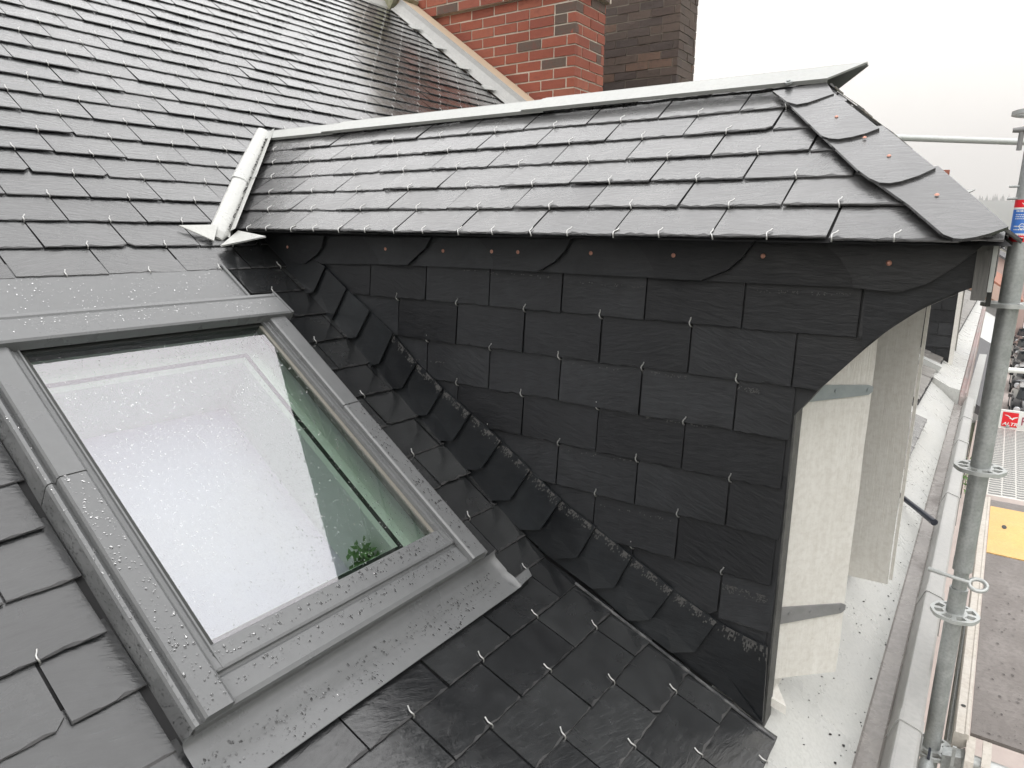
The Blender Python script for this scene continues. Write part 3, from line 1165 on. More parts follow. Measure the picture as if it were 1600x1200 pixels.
for k in range(len(cs) - 1):
    L_, R2 = cs[k], cs[k + 1]
    bowl = (k % 2 == 1)
    wv = 0.0275 if bowl else 0.0165
    top0 = [(L_[0][0], L_[0][1] - 6), (R2[0][0], R2[0][1] - 6)]
    if bowl:
        pl = L_ + R2[::-1]
    else:
        # tucked under both bowls: run past them
        ex = 14
        pl = [(x - ex, y) for x, y in L_] + [(x + ex, y) for x, y in R2[::-1]]
        if k == len(cs) - 2:
            pl = [(x - ex, y) for x, y in L_] + R2[::-1]
    mb = MB()
    ys = [y for _, y in pl]
    pts = [pc(x, y, wv - 0.004 * (max(ys) - y) / 70) for x, y in pl]
    ou, ov = rng.uniform(-30, 30), rng.uniform(-30, 30)
    mb.prism(pts, (0, 0.009 if bowl else 0.0055, 0), 0, [(ou + p.x, ov + p.z) for p in pts])
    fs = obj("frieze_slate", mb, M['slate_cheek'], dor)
    for nx, ny in nails.get(k - 1, []):
        mbn = MB()
        c = pc(nx, ny, wv + 0.0005)
        r0 = [c + V((math.cos(a), 0, math.sin(a))) * 0.0052 for a in [-q * math.pi / 5 for q in range(10)]]
        r1 = [c + V((math.cos(a) * 0.003, -0.002, math.sin(a) * 0.003)) for a in [-q * math.pi / 5 for q in range(10)]]
        mbn.grid([r0, r1], None, 0, True, True)
        mbn.poly(r1)
        obj("copper_nail", mbn, M['copper'], fs)
# last frieze slate runs to the front corner
mb = MB()
pl = [(1350, 447), (1403, 452), (1450, 438), (1505, 405), (1540, 376), (1536, 442), (1490, 459), (1440, 481), (1392, 511), (1352, 542), (1330, 562)]
pl = [(1352, 448), (1404, 452), (1451, 438), (1501, 407), (1540, 376), (1534, 443), (1488, 459), (1441, 479), (1392, 509), (1346, 546)]
pts = [pc(x, y, 0.0125) for x, y in pl]
mb.prism(pts, (0, 0.006, 0), 0, [(5 + p.x, 7 + p.z) for p in pts])
obj("bracket_slate", mb, M['slate_cheek'], dor)

# chalky lime scuffs on a few wall slates
mb = MB()
for (xa, ya, xb, yb, hgt, dens) in ((1153, 603, 1196, 610, 9, 0.8), (1127, 911, 1205, 934, 14, 0.9), (905, 440, 1010, 447, 6, 0.35), (720, 421, 860, 432, 5, 0.3), (1180, 452, 1330, 459, 6, 0.3), (640, 560, 700, 566, 4, 0.25), (1000, 578, 1075, 588, 5, 0.3), (880, 565, 990, 580, 4, 0.22), (1005, 650, 1140, 672, 4, 0.2), (870, 700, 990, 720, 4, 0.2), (925, 785, 1050, 812, 4, 0.25)):
    n_ = int((xb - xa) / 1.6)
    for i in range(n_):
        env = 0.5 + 0.5 * math.sin(i * 0.31 + xa) * math.sin(i * 0.083 + yb)
        for j in range(int(hgt / 1.6)):
            if rng.random() < dens * env * (1 - j * 1.6 / hgt):
                px_ = xa + i * 1.6 + rng.uniform(-0.6, 0.6)
                py_ = ya + (yb - ya) * i / n_ + j * 1.6 + rng.uniform(-0.6, 0.6)
                mb.poly([pc(px_, py_, 0.0162), pc(px_, py_ + 1.5, 0.0162), pc(px_ + 1.8, py_ + 1.5, 0.0162), pc(px_ + 1.8, py_, 0.0162)])
obj("lime_scuffs", mb, M['lime'], dor, kind="stuff")

# swept slates along the foot of the cheek
z5 = lambda x, y: (400 + x / 2.4, 400 + y / 2.4)
val = [  # (lower-left end of the bottom edge, kink, top right)
    (z5(20, 62), z5(80, 52), z5(130, -40)),
    (z5(165, 147), z5(215, 135), z5(258, 40)),
    (z5(245, 243), z5(285, 235), z5(337, 122)),
    (z5(320, 312), z5(375, 305), z5(425, 205)),
    (z5(405, 415), z5(460, 405), z5(512, 290)),
    (z5(480, 500), z5(545, 497), z5(603, 400)),
    (z5(580, 597), z5(640, 597), z5(700, 497)),
    (z5(670, 693), z5(737, 693), z5(803, 590)),
    (z5(765, 803), z5(843, 800), z5(918, 692)),
    (z5(875, 917), z5(950, 917), z5(1027, 802)),
    (z5(990, 1027), z5(1065, 1027), z5(1142, 915)),
    ((862, 873), (901, 872), (930, 824)),
    ((925, 920), (959, 919), (987, 869)),
    ((982, 970), (1015, 969), (1051, 922)),
    ((1049, 1020), (1085, 1019), (1120, 971)),
    ((1191, 1130), (1191, 1129.5), (1199, 1012)),
]
val = val[:9] + [((862, 873), (901, 872), (930, 824))] + val[11:] if False else val
# the strip is listed both ways around px 876; drop the repeat
seen = []
for q in val:
    if not any(abs(q[1][0] - s_[1][0]) < 20 for s_ in seen):
        seen.append(q)
val = sorted(seen, key=lambda q: q[1][0])


def yv(x, y, w_):
    return on(x, y, V((0, 1, 0)), w_)


for k in range(1, len(val)):
    b0, k0, t0 = val[k - 1]
    b1, k1, t1 = val[k]
    ext = lambda a, b, e: (a[0] + (a[0] - b[0]) * e, a[1] + (a[1] - b[1]) * e)
    ub, uk, ut = ext(b0, b1, 0.35), ext(k0, k1, 0.3), ext(t0, t1, 0.3)
    lift = 0.0
    pts = [yv(*b1, 1.5), yv(*k1, 1.505), yv(*t1, 1.515), yv(*ut, 1.526), yv(*uk, 1.522), yv(*ub, 1.521)]
    ou, ov = rng.uniform(-30, 30), rng.uniform(-30, 30)
    uv = [(ou + p.x, ov + p.z) for p in pts]
    mb = MB()
    back = [p + V((0, 0.005, 0)) for p in pts]
    c_ = sum(pts, V((0, 0, 0))) / 6
    cuv = (ou + c_.x, ov + c_.z)
    for i in range(6):
        j = (i + 1) % 6
        mb.poly([pts[i], pts[j], c_], [uv[i], uv[j], cuv], 0, False)
        mb.poly([pts[j], pts[i], back[i], back[j]], [uv[j], uv[i], uv[i], uv[j]])
    if k >= 5:
        e_ = V((0, -0.0012, 0))
        N_ = 44
        for i in range(N_):
            env = 0.55 + 0.45 * math.sin(i * 0.37 + k)
            for j in range(5):
                if rng.random() < env * (0.95 - 0.19 * j):
                    a0, a1 = i / N_, (i + 1) / N_
                    pu = lambda a, c: pts[2].lerp(pts[3], a * 0.74) .lerp(pts[1].lerp(pts[4], a * 0.74), c) + e_
                    c0, c1 = j * 0.045, (j + 1) * 0.045
                    mb.poly([pu(a1, c0), pu(a0, c0), pu(a0, c1), pu(a1, c1)], None, 1)
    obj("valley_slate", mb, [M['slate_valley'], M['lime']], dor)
# narrow zinc strip where the swept slates meet the roof slates
mb = MB()
for (fr, a, b) in ((F2, 0.12, 0.70),):
    mb.sweep([(1.4935, 0.008), (1.4935, 0.0115), (1.4985, 0.0125), (1.5005, 0.0115), (1.5005, 0.0)], a, b, fr)
obj("cheek_foot_flashing", mb, mat('dull_lead', (0.05, 0.052, 0.055), 0.45, 0.1, noise=(45, 0.9, (0.17, 0.17, 0.17))), dor)

# zinc valley gutter between main roof and dormer roof
mb = MB()
va, vb = V((xval(-0.055), *FA(0, -0.055)[1:])), V((xval(RS), RY, RZ))
axis = (vb - va).normalized()
pm = N1.cross(axis).normalized()
if pm.x > 0:
    pm = -pm
# a rounded channel sheet: flange on the main roof, rounded lip, flange up the dormer slope
side = NA.cross(axis).normalized()
if side.x < 0:
    side = -side
prof = []
for q in range(9):
    a = math.pi * q / 8
    prof.append(pm * (0.028 + 0.030 * math.cos(a)) + N1 * (0.013 + 0.013 * math.sin(a)))
prof += [pm * -0.012 + N1 * 0.013, side * 0.03 + NA * 0.022, side * 0.05 + NA * 0.024]
rows = [[va + p for p in prof], [va.lerp(vb, 0.45) + p for p in prof]]
mb.grid(rows, None, 0, True)
rows = [[va.lerp(vb, 0.43) + p * 1.08 for p in prof], [vb + p * 0.85 for p in prof]]
mb.grid(rows, None, 0, True)
# rounded lip at the lower end
c = va + pm * 0.02 + N1 * 0.012
for sgn in (1,):
    ring0 = [va + p for p in prof[:9]]
    ring1 = [c + (p - c + va) * 0.55 - axis * 0.026 - N1 * 0.006 for p in [q for q in prof[:9]]]
    mb.grid([ring1, ring0], None, 0, True)
    mb.poly(ring1[::-1], None, 0, True)
# flared sheets at its foot
mb.prism([p1(279, 353, 0.015), p1(334, 377, 0.017), p1(340, 352, 0.03)], N1 * 0.003)
q0 = [p1(344, 384, 0.02), pA(416, 369, 0.004), pA(372, 360, 0.006)]
mb.poly([q0[0], q0[1], q0[2]])
mb.poly([q0[2] + V((0, 0, -0.004)), q0[1] + V((0, 0, -0.004)), q0[0] + V((0, 0, -0.004))])
obj("valley_gutter", mb, M['zinc_white'], dor)
mb = MB()
r3 = random.Random(5)
for k in range(260):
    t_ = r3.random() * 0.97
    p = va.lerp(vb, t_) + side * r3.gauss(-0.004, 0.006) + N1 * 0.02 + V((0, 0, 0.003))
    s_ = r3.uniform(0.002, 0.006)
    a = V((r3.uniform(-1, 1), r3.uniform(-1, 1), r3.uniform(-.3, .6))) * s_
    b = V((r3.uniform(-1, 1), r3.uniform(-1, 1), r3.uniform(-.3, .6))) * s_
    mb.poly([p - a, p + b, p + a + V((0, 0, s_ * .6)), p - b])
obj("slate_grit", mb, M['board'], dor, kind="stuff")

mb = MB()
mb.box((-0.42, YC + 0.062, -1.22), (-0.345, 2 * RY - YC - 0.062, -1.02))
obj("window_sill", mb, M['paint'], dor)
# front: corner posts, window, soffit, fascia
mb = MB()
mb.box((-0.40, YC + 0.004, -1.2), (XF + 0.004, YC + 0.06, -0.30))
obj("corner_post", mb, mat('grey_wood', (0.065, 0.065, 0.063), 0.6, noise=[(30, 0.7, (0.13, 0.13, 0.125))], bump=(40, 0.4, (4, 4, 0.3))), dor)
mb = MB()
mb.box((-0.40, 2 * RY - YC - 0.072, -1.2), (XF + 0.004, 2 * RY - YC - 0.004, -0.30))
obj("corner_post", mb, M['paint_grey'], dor)
WY0, WY1 = YC + 0.075, 2 * RY - YC - 0.075
mb = MB()
mb.box((-0.42, WY0, -1.18), (-0.36, WY1, -1.06))
mb.box((-0.42, WY0, -0.16), (-0.36, WY1, -0.02))
mb.box((-0.42, WY0, -1.06), (-0.36, WY0 + 0.06, -0.16))
mb.box((-0.42, WY1 - 0.06, -1.06), (-0.36, WY1, -0.16))
mb.box((-0.41, RY - 0.035, -1.06), (-0.365, RY + 0.035, -0.16))
wf = obj("window_frame", mb, M['paint'], dor)
mb = MB()
mb.box((-0.395, WY0 + 0.06, -1.06), (-0.385, RY - 0.035, -0.16))
mb.box((-0.395, RY + 0.035, -1.06), (-0.385, WY1 - 0.06, -0.16))
obj("pane", mb, M['glassdark'], wf)
mb = MB()
pts = [(XF, -0.39)] + [(q.x, q.z + 0.012) for q in bx]
pts += [(-0.06, -0.03), (XF - 0.02, -0.03)]
mb.prism([V((x, YC + 0.061, z + 0.02)) for x, z in pts], (0, 2 * (RY - YC) - 0.122, 0)) if False else None
mb.grid([[V((x, YC + 0.06, z + 0.03)) for x, z in pts[:-2]], [V((x, 2 * RY - YC - 0.06, z + 0.03)) for x, z in pts[:-2]]])
obj("curved_soffit", mb, M['board'], dor)
mb = MB()
mb.box((-0.05, YC - 0.02, -0.115), (-0.028, 2 * RY - YC + 0.02, -0.012))
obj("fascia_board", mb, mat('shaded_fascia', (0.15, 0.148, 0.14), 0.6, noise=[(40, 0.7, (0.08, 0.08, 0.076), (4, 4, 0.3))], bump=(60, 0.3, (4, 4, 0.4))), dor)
mb = MB()
mb.box((-0.027, YC + 0.03, -0.128), (-0.019, YC + 0.05, -0.012))
obj("fascia_strip", mb, M['gasket'], dor)
mb = MB()
mb.box((-0.027, YC - 0.006, -0.1), (-0.02, YC + 0.02, -0.012))
obj("fascia_trim", mb, M['galv_lt'], dor)


def shutter(px, py, ang, wdt, z0, z1, label, straps, parent):
    ca, sa = math.cos(ang), math.sin(ang)
    o0 = V((px, py, 0))
    e1, e2 = V((ca, sa, 0)), V((sa, -ca, 0))      # along the leaf, out of its seen face

    def FS(a, d, z):
        return o0 + e1 * a + e2 * d + V((0, 0, z))
    mb_ = MB()
    nb = 2 if wdt > 0.16 else 1
    r4 = random.Random(int(wdt * 1000))
    n = 10
    rows_f = []
    zs = [z0 + (z1 - z0) * j / n for j in range(n + 1)]
    xe = [[r4.uniform(-0.0012, 0.0012) for _ in zs] for _ in range(2)]
    for d in (0.0, -0.027):
        rows_f.append([[FS(a + xe[i][j], d, z) for j, z in enumerate(zs)] for i, a in enumerate((0, wdt))])
    f0, b0 = rows_f
    mb_.grid(f0)
    mb_.grid([b0[1], b0[0]])
    mb_.grid([b0[0], f0[0]])
    mb_.grid([f0[1], b0[1]])
    mb_.poly([f0[0][0], b0[0][0], b0[1][0], f0[1][0]])
    mb_.poly([f0[0][-1], f0[1][-1], b0[1][-1], b0[0][-1]])
    s_ = obj("shutter", mb_, M['paint'], parent, label)
    # raised batten edge
    for zc, mt, hgt in straps:
        mb2 = MB()
        mb2.prism([FS(-0.004, 0.0015, zc - hgt), FS(wdt * 0.94, 0.0015, zc - hgt * 0.42), FS(wdt * 1.0, 0.0015, zc - hgt * 0.1), FS(wdt * 1.0, 0.0015, zc + hgt * 0.42), FS(wdt * 0.94, 0.0015, zc + hgt * 0.6), FS(-0.004, 0.0015, zc + hgt * 0.8)], e2 * 0.004)
        for f_ in (0.12, 0.45, 0.93):
            cc = FS(wdt * f_, 0.0055, zc + hgt * 0.1)
            mb2.tube([cc, cc + e2 * 0.002], 0.0045, 10)
        obj("strap_hinge", mb2, mt, s_)
    return s_


shutter(-0.335, 1.612, math.atan2(0.118, 0.115), 0.168, -1.062, -0.1, None, [(-0.345, M['strap'], 0.022), (-0.887, M['strap_dark'], 0.024)], dor)
s2 = shutter(-0.335, 2.292, math.atan2(0.012, 0.155), 0.158, -1.062, -0.1, None, [], dor)
mb = MB()
mb.box((-0.1765, 2.316, -1.05), (-0.168, 2.330, -0.11))
obj("edge_batten", mb, M['paint'], s2)
mb = MB()
mb.prism([(-0.335, 1.585, -1.118), (-0.298, 1.60, -1.138), (-0.335, 1.65, -1.118)], (0, 0, 0.022))
obj("sill_block", mb, M['paint'], dor)
rebase(dor)

# ------------------------------------------------------------------ skylight
sk = thing("skylight", "grey framed roof window beaded with rain set in the slate roof", "roof window", tuple(F1(-0.9, 0.9, 0)))
VL_, VR_ = 0.512, 1.298
UT, UBt = -1.315, -0.335
G0, G1 = 0.607, 1.222                        # glass along the eaves
GU0, GU1 = -1.262, -0.447
GW = 0.050
# side covers: profile across, outside to inside (v offset from outer edge, w)
profL = [(0.0, -0.004), (0.0, 0.054), (0.003, 0.060), (0.009, 0.062), (0.014, 0.058), (0.017, 0.056), (0.0175, 0.070), (0.021, 0.0755), (0.066, 0.0755), (0.071, 0.072), (0.0715, 0.058)]
beadp = [(0.0725, 0.05), (0.0728, 0.064), (0.0785, 0.0655), (0.080, 0.060), (0.086, 0.060), (0.0875, 0.064), (0.091, 0.064), (0.0925, 0.046)]
for side in (0, 1):
    fx = (lambda v: VL_ + v) if side == 0 else (lambda v: VR_ - v)
    for a, b, l in ((UT + 0.03, -0.875, 0.0012), (-0.873, UBt, 0.0)):
        mb = MB()
        pr = [(fx(v), w_ + l) for v, w_ in profL]
        if side == 0:
            pr = pr[::-1]
        mb.sweep(pr, a, b, F1)
        # end closure
        mb.poly([F1(b, v, w_) for v, w_ in pr][::-1])
        obj("side_cover", mb, M['clad'], sk)
    mb = MB()
    pr = [(fx(v), w_) for v, w_ in beadp]
    if side == 0:
        pr = pr[::-1]
    mb.sweep(pr, UT + 0.05, -0.40, F1)
    mb.poly([F1(-0.40, v, w_) for v, w_ in pr][::-1])
    obj("sash_bead", mb, M['clad'], sk)
    mb = MB()
    a, b = sorted((fx(0.093), fx(0.102)))
    mb.box((GU0 - 0.005, a, 0.03), (GU1 + 0.005, b, GW + 0.0035), 0, F1)
    obj("gasket", mb, M['bead'] if side else M['gasket'], sk)
# hood
mb = MB()
hp = [(-1.335, 0.0), (-1.332, 0.078), (-1.327, 0.084), (-1.316, 0.086), (-1.312, 0.0835), (-1.306, 0.0865), (-1.24, 0.0905), (-1.2345, 0.087), (-1.2335, 0.062), (-1.24, 0.058)]
mb.grid([[F1(u, VL_ - 0.012, w_) for u, w_ in hp], [F1(u, VR_ - 0.004, w_) for u, w_ in hp]][::-1])
mb.poly([F1(u, VR_ - 0.004, w_) for u, w_ in hp])
mb.poly([F1(u, VL_ - 0.012, w_) for u, w_ in hp][::-1])
hood = obj("top_hood", mb, M['clad'], sk)
mb = MB()
mb.prism([F1(-1.333, VR_ - 0.003, 0.0), F1(-1.333, VR_ - 0.003, 0.086), F1(-1.232, VR_ - 0.003, 0.093), F1(-1.232, VR_ - 0.003, 0.06), F1(-1.27, VR_ - 0.003, 0.04)], EY * 0.006)
obj("end_cap", mb, M['clad'], hood)
# dark slot under the hood and the top glazing rail
mb = MB()
mb.box((-1.262, G0 - 0.01, 0.02), (-1.236, G1 + 0.01, 0.054), 0, F1)
mb.box((-1.235, G0 - 0.002, GW - 0.01), (-1.229, G1 + 0.002, GW + 0.005), 0, F1)
obj("head_gasket", mb, M['gasket'], sk)
# head flashing
mb = MB()
fp = [(-1.60, 0.004), (-1.46, 0.010), (-1.36, 0.014), (-1.345, 0.020), (-1.336, 0.045)]
mb.grid([[F1(u, VL_ - 0.03, w_) for u, w_ in fp], [F1(u, VR_ - 0.015, w_) for u, w_ in fp]][::-1])
mb.tube([F1(-1.56, VR_ - 0.015, 0.010), F1(-1.34, VR_ - 0.015, 0.016)], 0.005, 8)
obj("head_flashing", mb, M['clad'], sk)
# bottom rail: sash band and frame band
mb = MB()
bp = [(-0.450, 0.046), (-0.449, 0.056), (-0.444, 0.060), (-0.403, 0.0635), (-0.398, 0.062), (-0.3965, 0.054), (-0.392, 0.052), (-0.388, 0.0545), (-0.345, 0.058), (-0.336, 0.055), (-0.3335, 0.048), (-0.332, 0.012)]
mb.grid([[F1(u, VL_ + 0.073, w_) for u, w_ in bp[:6]], [F1(u, VR_ - 0.073, w_) for u, w_ in bp[:6]]][::-1])
mb.grid([[F1(u, VL_ + 0.004, w_) for u, w_ in bp[5:]], [F1(u, VR_ - 0.004, w_) for u, w_ in bp[5:]]][::-1])
obj("bottom_rail", mb, M['clad'], sk)
# apron: curved flashing from the frame down over the slates
ap = [F1(-0.3345, 0, 0.035), F1(-0.330, 0, 0.022), F1(-0.322, 0, 0.0165), F1(-0.305, 0, 0.0165), F1(-0.28, 0, 0.0165), F2(-0.01, 0, 0.0165), F2(0.015, 0, 0.0175), F2(0.044, 0, 0.0185)]
mb = MB()
cols = []
nv = 14
for j in range(nv + 1):
    v_ = VL_ - 0.012 + (VR_ + 0.022 - VL_ + 0.012) * j / nv
    cols.append([p + EY * v_ + N1 * (0.0006 * math.sin(j * 1.7)) for p in ap])
# right-hand end curls up
for j_, (dv, dw) in enumerate(((0.012, 0.004), (0.018, 0.012))):
    cols.append([p + EY * (VR_ + 0.022 + dv) + N1 * dw for p in ap[:7]] + [ap[7] + EY * (VR_ + 0.022 + dv) + N1 * dw * 0.3])
mb.grid(cols[::-1], None, 0, True)
mb.poly([F2(0.044, VL_ - 0.012, 0.0185), F2(0.044, VL_ - 0.012, 0.0155), F2(0.044, VR_ + 0.022, 0.0155), F2(0.044, VR_ + 0.022, 0.0185)])
apr = obj("apron", mb, M['clad'], sk)
mb = MB()
mb.prism([F2(0.018, VR_ + 0.02, 0.0165), F2(0.043, VR_ + 0.03, 0.0165), F2(0.036, VR_ + 0.10, 0.0165), F2(0.012, VR_ + 0.115, 0.0165)], N2 * 0.0025)
obj("apron_tab", mb, M['clad'], apr)
# glass
mb = MB()
mb.poly([F1(GU1, G0, GW), F1(GU1, G1, GW), F1(GU0, G1, GW), F1(GU0, G0, GW)])
obj("glass_pane", mb, M['glass'], sk)
# lining inside: reveals and the room beyond
mb = MB()
o = [(GU0 + 0.005, G0 + 0.004), (GU0 + 0.005, G1 - 0.004), (GU1 - 0.005, G1 - 0.004), (GU1 - 0.005, G0 + 0.004)]
lvl = [(0.0, 0.03), (0.004, -0.045), (0.03, -0.046), (0.044, -0.0465), (0.05, -0.06), (0.03, -0.27)]
rings = []
for ins, wz in lvl:
    rings.append([F1(GU0 + 0.005 + ins, G0 + 0.004 + ins, wz), F1(GU0 + 0.005 + ins, G1 - 0.004 - ins, wz), F1(GU1 - 0.005 - ins, G1 - 0.004 - ins, wz), F1(GU1 - 0.005 - ins, G0 + 0.004 + ins, wz)])
for q_, (a, b) in enumerate(zip(rings, rings[1:])):
    for i in range(4):
        j = (i + 1) % 4
        mb.poly([a[i], a[j], b[j], b[i]], None, 1 if q_ == 2 else 0)
obj("reveal_lining", mb, [M['white_in'], M['gasket']], sk)
mb = MB()
mb.poly([F1(GU0 - 0.02, G0 - 0.02, -0.271), F1(GU1 + 0.02, G0 - 0.02, -0.271), F1(GU1 + 0.02, G1 + 0.02, -0.271), F1(GU0 - 0.02, G1 + 0.02, -0.271)])
obj("room_floor", mb, M['lav'], sk)
# added leaves inside, low on the right, standing in for an unidentified green patch
rp_ = random.Random(41)
pl_ = MB()
for _ in range(320):
    p = F1(-0.52 + rp_.gauss(0, 0.03), 1.15 + rp_.gauss(0, 0.015), -0.15 + rp_.gauss(0, 0.02))
    a = V((rp_.uniform(-1, 1), rp_.uniform(-1, 1), rp_.uniform(0, 1))).normalized() * 0.012
    b = a.cross(N1).normalized() * 0.006
    pl_.poly([p - a, p + b, p + a, p - b])
obj("stand_in_leaves", pl_, M['green_lit'] if 'green_lit' in M else M['leafin'], None, "added green leaves standing in for an unidentified green patch, lower right of the skylight", "plant")
# raindrops
mb = MB()
r5 = random.Random(11)


def drop(c, ex, ey, n_, r, hgt):
    seg = 7
    st = r5.uniform(0.8, 1.5)
    rt = r5.uniform(0, 6.28)
    rings_ = []
    for q, hz in ((1.0, 0.0), (0.86, 0.5), (0.5, 0.88)):
        rings_.append([c + (ex * math.cos(2 * math.pi * k / seg + rt) + ey * math.sin(2 * math.pi * k / seg + rt) * st) * r * q + n_ * hgt * hz for k in range(seg)])
    i = len(mb.v)
    for rr in rings_:
        mb.v += [tuple(p) for p in rr]
    mb.v.append(tuple(c + n_ * hgt))
    fs_ = []
    for a in range(2):
        for b in range(seg):
            b2 = (b + 1) % seg
            fs_.append((i + a * seg + b, i + a * seg + b2, i + (a + 1) * seg + b2, i + (a + 1) * seg + b))
    for b in range(seg):
        fs_.append((i + 2 * seg + b, i + 2 * seg + (b + 1) % seg, i + 3 * seg))
    for f_ in fs_:
        mb.f.append(f_)
        mb.uv.append([(0, 0)] * len(f_))
        mb.m.append(0)
        mb.sm.append(True)


def rain(n, ua, ub, va_, vb_, w_, lo, hi, fr=F1, nn=N1, dd=D1, p_=2.6, hh=0.2):
    for _ in range(n):
        r = lo + (hi - lo) * r5.random() ** p_
        u, v_ = r5.uniform(ua, ub), r5.uniform(va_, vb_)
        drop(fr(u, v_, w_ + 0.0002), EY, dd, nn, r, r * hh)


rain(4200, GU0 + 0.01, GU1 - 0.01, G0 + 0.006, G1 - 0.006, GW, 0.0006, 0.0018, hh=0.42)
for va_, vb_ in ((VL_ + 0.022, VL_ + 0.066), (VR_ - 0.066, VR_ - 0.022)):
    rain(420, -1.22, -0.345, va_, vb_, 0.0757, 0.0007, 0.0029)
for va_, vb_ in ((VL_ + 0.002, VL_ + 0.012), (VR_ - 0.012, VR_ - 0.002)):
    rain(160, -1.22, -0.345, va_, vb_, 0.0612, 0.001, 0.0024)
rain(420, -1.305, -1.242, VL_, VR_ - 0.01, 0.0886, 0.0005, 0.0016, hh=0.35)
rain(380, -1.53, -1.36, VL_, VR_ - 0.03, 0.0125, 0.0005, 0.0017, hh=0.35)
rain(220, -0.442, -0.405, VL_ + 0.08, VR_ - 0.08, 0.062, 0.0012, 0.0036)
rain(300, -0.386, -0.347, VL_ + 0.08, VR_ - 0.08, 0.0562, 0.0007, 0.0029)
rain(330, -0.30, -0.268, VL_, VR_, 0.0166, 0.0007, 0.0029)
rain(300, 0.0, 0.04, VL_, VR_, 0.0175, 0.0007, 0.0029, F2, N2, D2)
for _ in range(420):                         # drops on the outer skirt of the left side
    u, w_ = r5.uniform(-1.2, -0.34), r5.uniform(0.004, 0.052)
    drop(F1(u, VL_ - 0.0003, w_), D1, N1, -EY, r5.uniform(0.0006, 0.0016), 0.0006)
obj("raindrops", mb, M['water'], sk, kind="stuff")
rebase(sk)

# ------------------------------------------------------------------ zinc apron, box gutter
gut = thing("gutter", "pale zinc box gutter with wet channel running below the near dormer", "gutter", (-0.2, 2.0, -1.5))


def gx(y):
    return -0.012 * (y - 1.7)


def FG(y, x, z):
    return V((x + gx(y), y, z))


YG0, YG1 = -1.5, 6.45
zr0 = roof_z(-0.30)
mb = MB()
ysteps = [YG0 + 0.25 * k for k in range(int((YG1 - YG0) / 0.25) + 1)] + [YG1]
apro = [(-0.46, -1.083), (-0.36, -1.137), (-0.33, -1.152), (-0.24, -1.225), (-0.17, -1.290), (-0.155, -1.302)]
mb.grid([[FG(y, x, z + 0.0012 * math.sin(y * 7 + x * 30)) for x, z in apro] for y in ysteps], None, 0, True)
obj("zinc_apron", mb, M['zinc_white'], gut)
mb = MB()
chan = [(-0.155, -1.304), (-0.15, -1.310), (-0.104, -1.311), (-0.098, -1.300)]
mb.grid([[FG(y, x, z) for x, z in chan] for y in ysteps], None, 0, False)
obj("wet_channel", mb, M['mud'], gut)
cuts = [YG0, 0.55, 1.90, 2.72, 3.9, 5.0, 5.7, YG1]
for a, b in zip(cuts, cuts[1:]):
    mb = MB()
    l = 0.0
    box = [(-0.100, -1.312), (-0.096, -1.296), (-0.078, -1.246), (-0.074, -1.240), (-0.068, -1.240), (-0.028, -1.252), (-0.022, -1.258), (-0.022, -1.40), (-0.05, -1.42), (-0.10, -1.42)]
    mb.grid([[FG(y, x, z) for x, z in box] for y in (a, b + 0.0)], None, 0, False)
    obj("gutter_length", mb, M['zinc'], gut)
    mb = MB()
    o_ = 0.004
    bx2 = [(-0.0985, -1.298), (-0.081, -1.244), (-0.0755, -1.2365), (-0.067, -1.2365), (-0.0265, -1.2485), (-0.0185, -1.256), (-0.0185, -1.40)]
    if a > YG0:
        mb.grid([[FG(y, x, z) for x, z in bx2] for y in (a - 0.002, a + 0.05)], None, 0, False)
        mb.poly([FG(a - 0.002, x, z) for x, z in bx2][::-1])
        obj("lap_joint", mb, M['zinc'], gut)
# grit and slate crumbs on the apron
mb = MB()
r6 = random.Random(21)
for _ in range(620):
    y = r6.uniform(1.0, 4.6)
    i = r6.choice((1, 2, 2, 3, 3, 4))
    (xa, za), (xb, zb) = apro[i], apro[min(i + 1, 5)]
    f_ = r6.random()
    p = FG(y, xa + (xb - xa) * f_, za + (zb - za) * f_ + 0.002)
    s_ = r6.choice((0.0012, 0.0015, 0.002, 0.003, 0.005))
    a = V((r6.uniform(-1, 1), r6.uniform(-1, 1), 0)) * s_
    b = V((-a.y, a.x, 0)) * r6.uniform(0.3, 0.7)
    up_ = V((0, 0, s_ * 0.5))
    mb.poly([p - a, p + b, p + a, p - b])
    mb.poly([p - a, p - b + up_, p + b + up_])
    mb.poly([p + a, p + b + up_, p - b + up_])
obj("slate_crumbs", mb, M['deck_dark'], gut, kind="stuff")
rebase(gut)
mb = MB()
mb.tube([(-0.285, 3.60, -1.195), (-0.20, 3.46, -1.195), (-0.115, 3.33, -1.20)], 0.013, 10, radii=[0.012, 0.012, 0.015])
obj("black_tube", mb, M['dark'], None, "short black plastic tube lying across the zinc gutter", "tube")

# ------------------------------------------------------------------ scaffold
TX, TY = 0.016, 2.26


def tube_at(z):
    f_ = (z + 1.6) / 1.9
    return V((TX + 0.000 * f_, TY + 0.0 * f_, z))


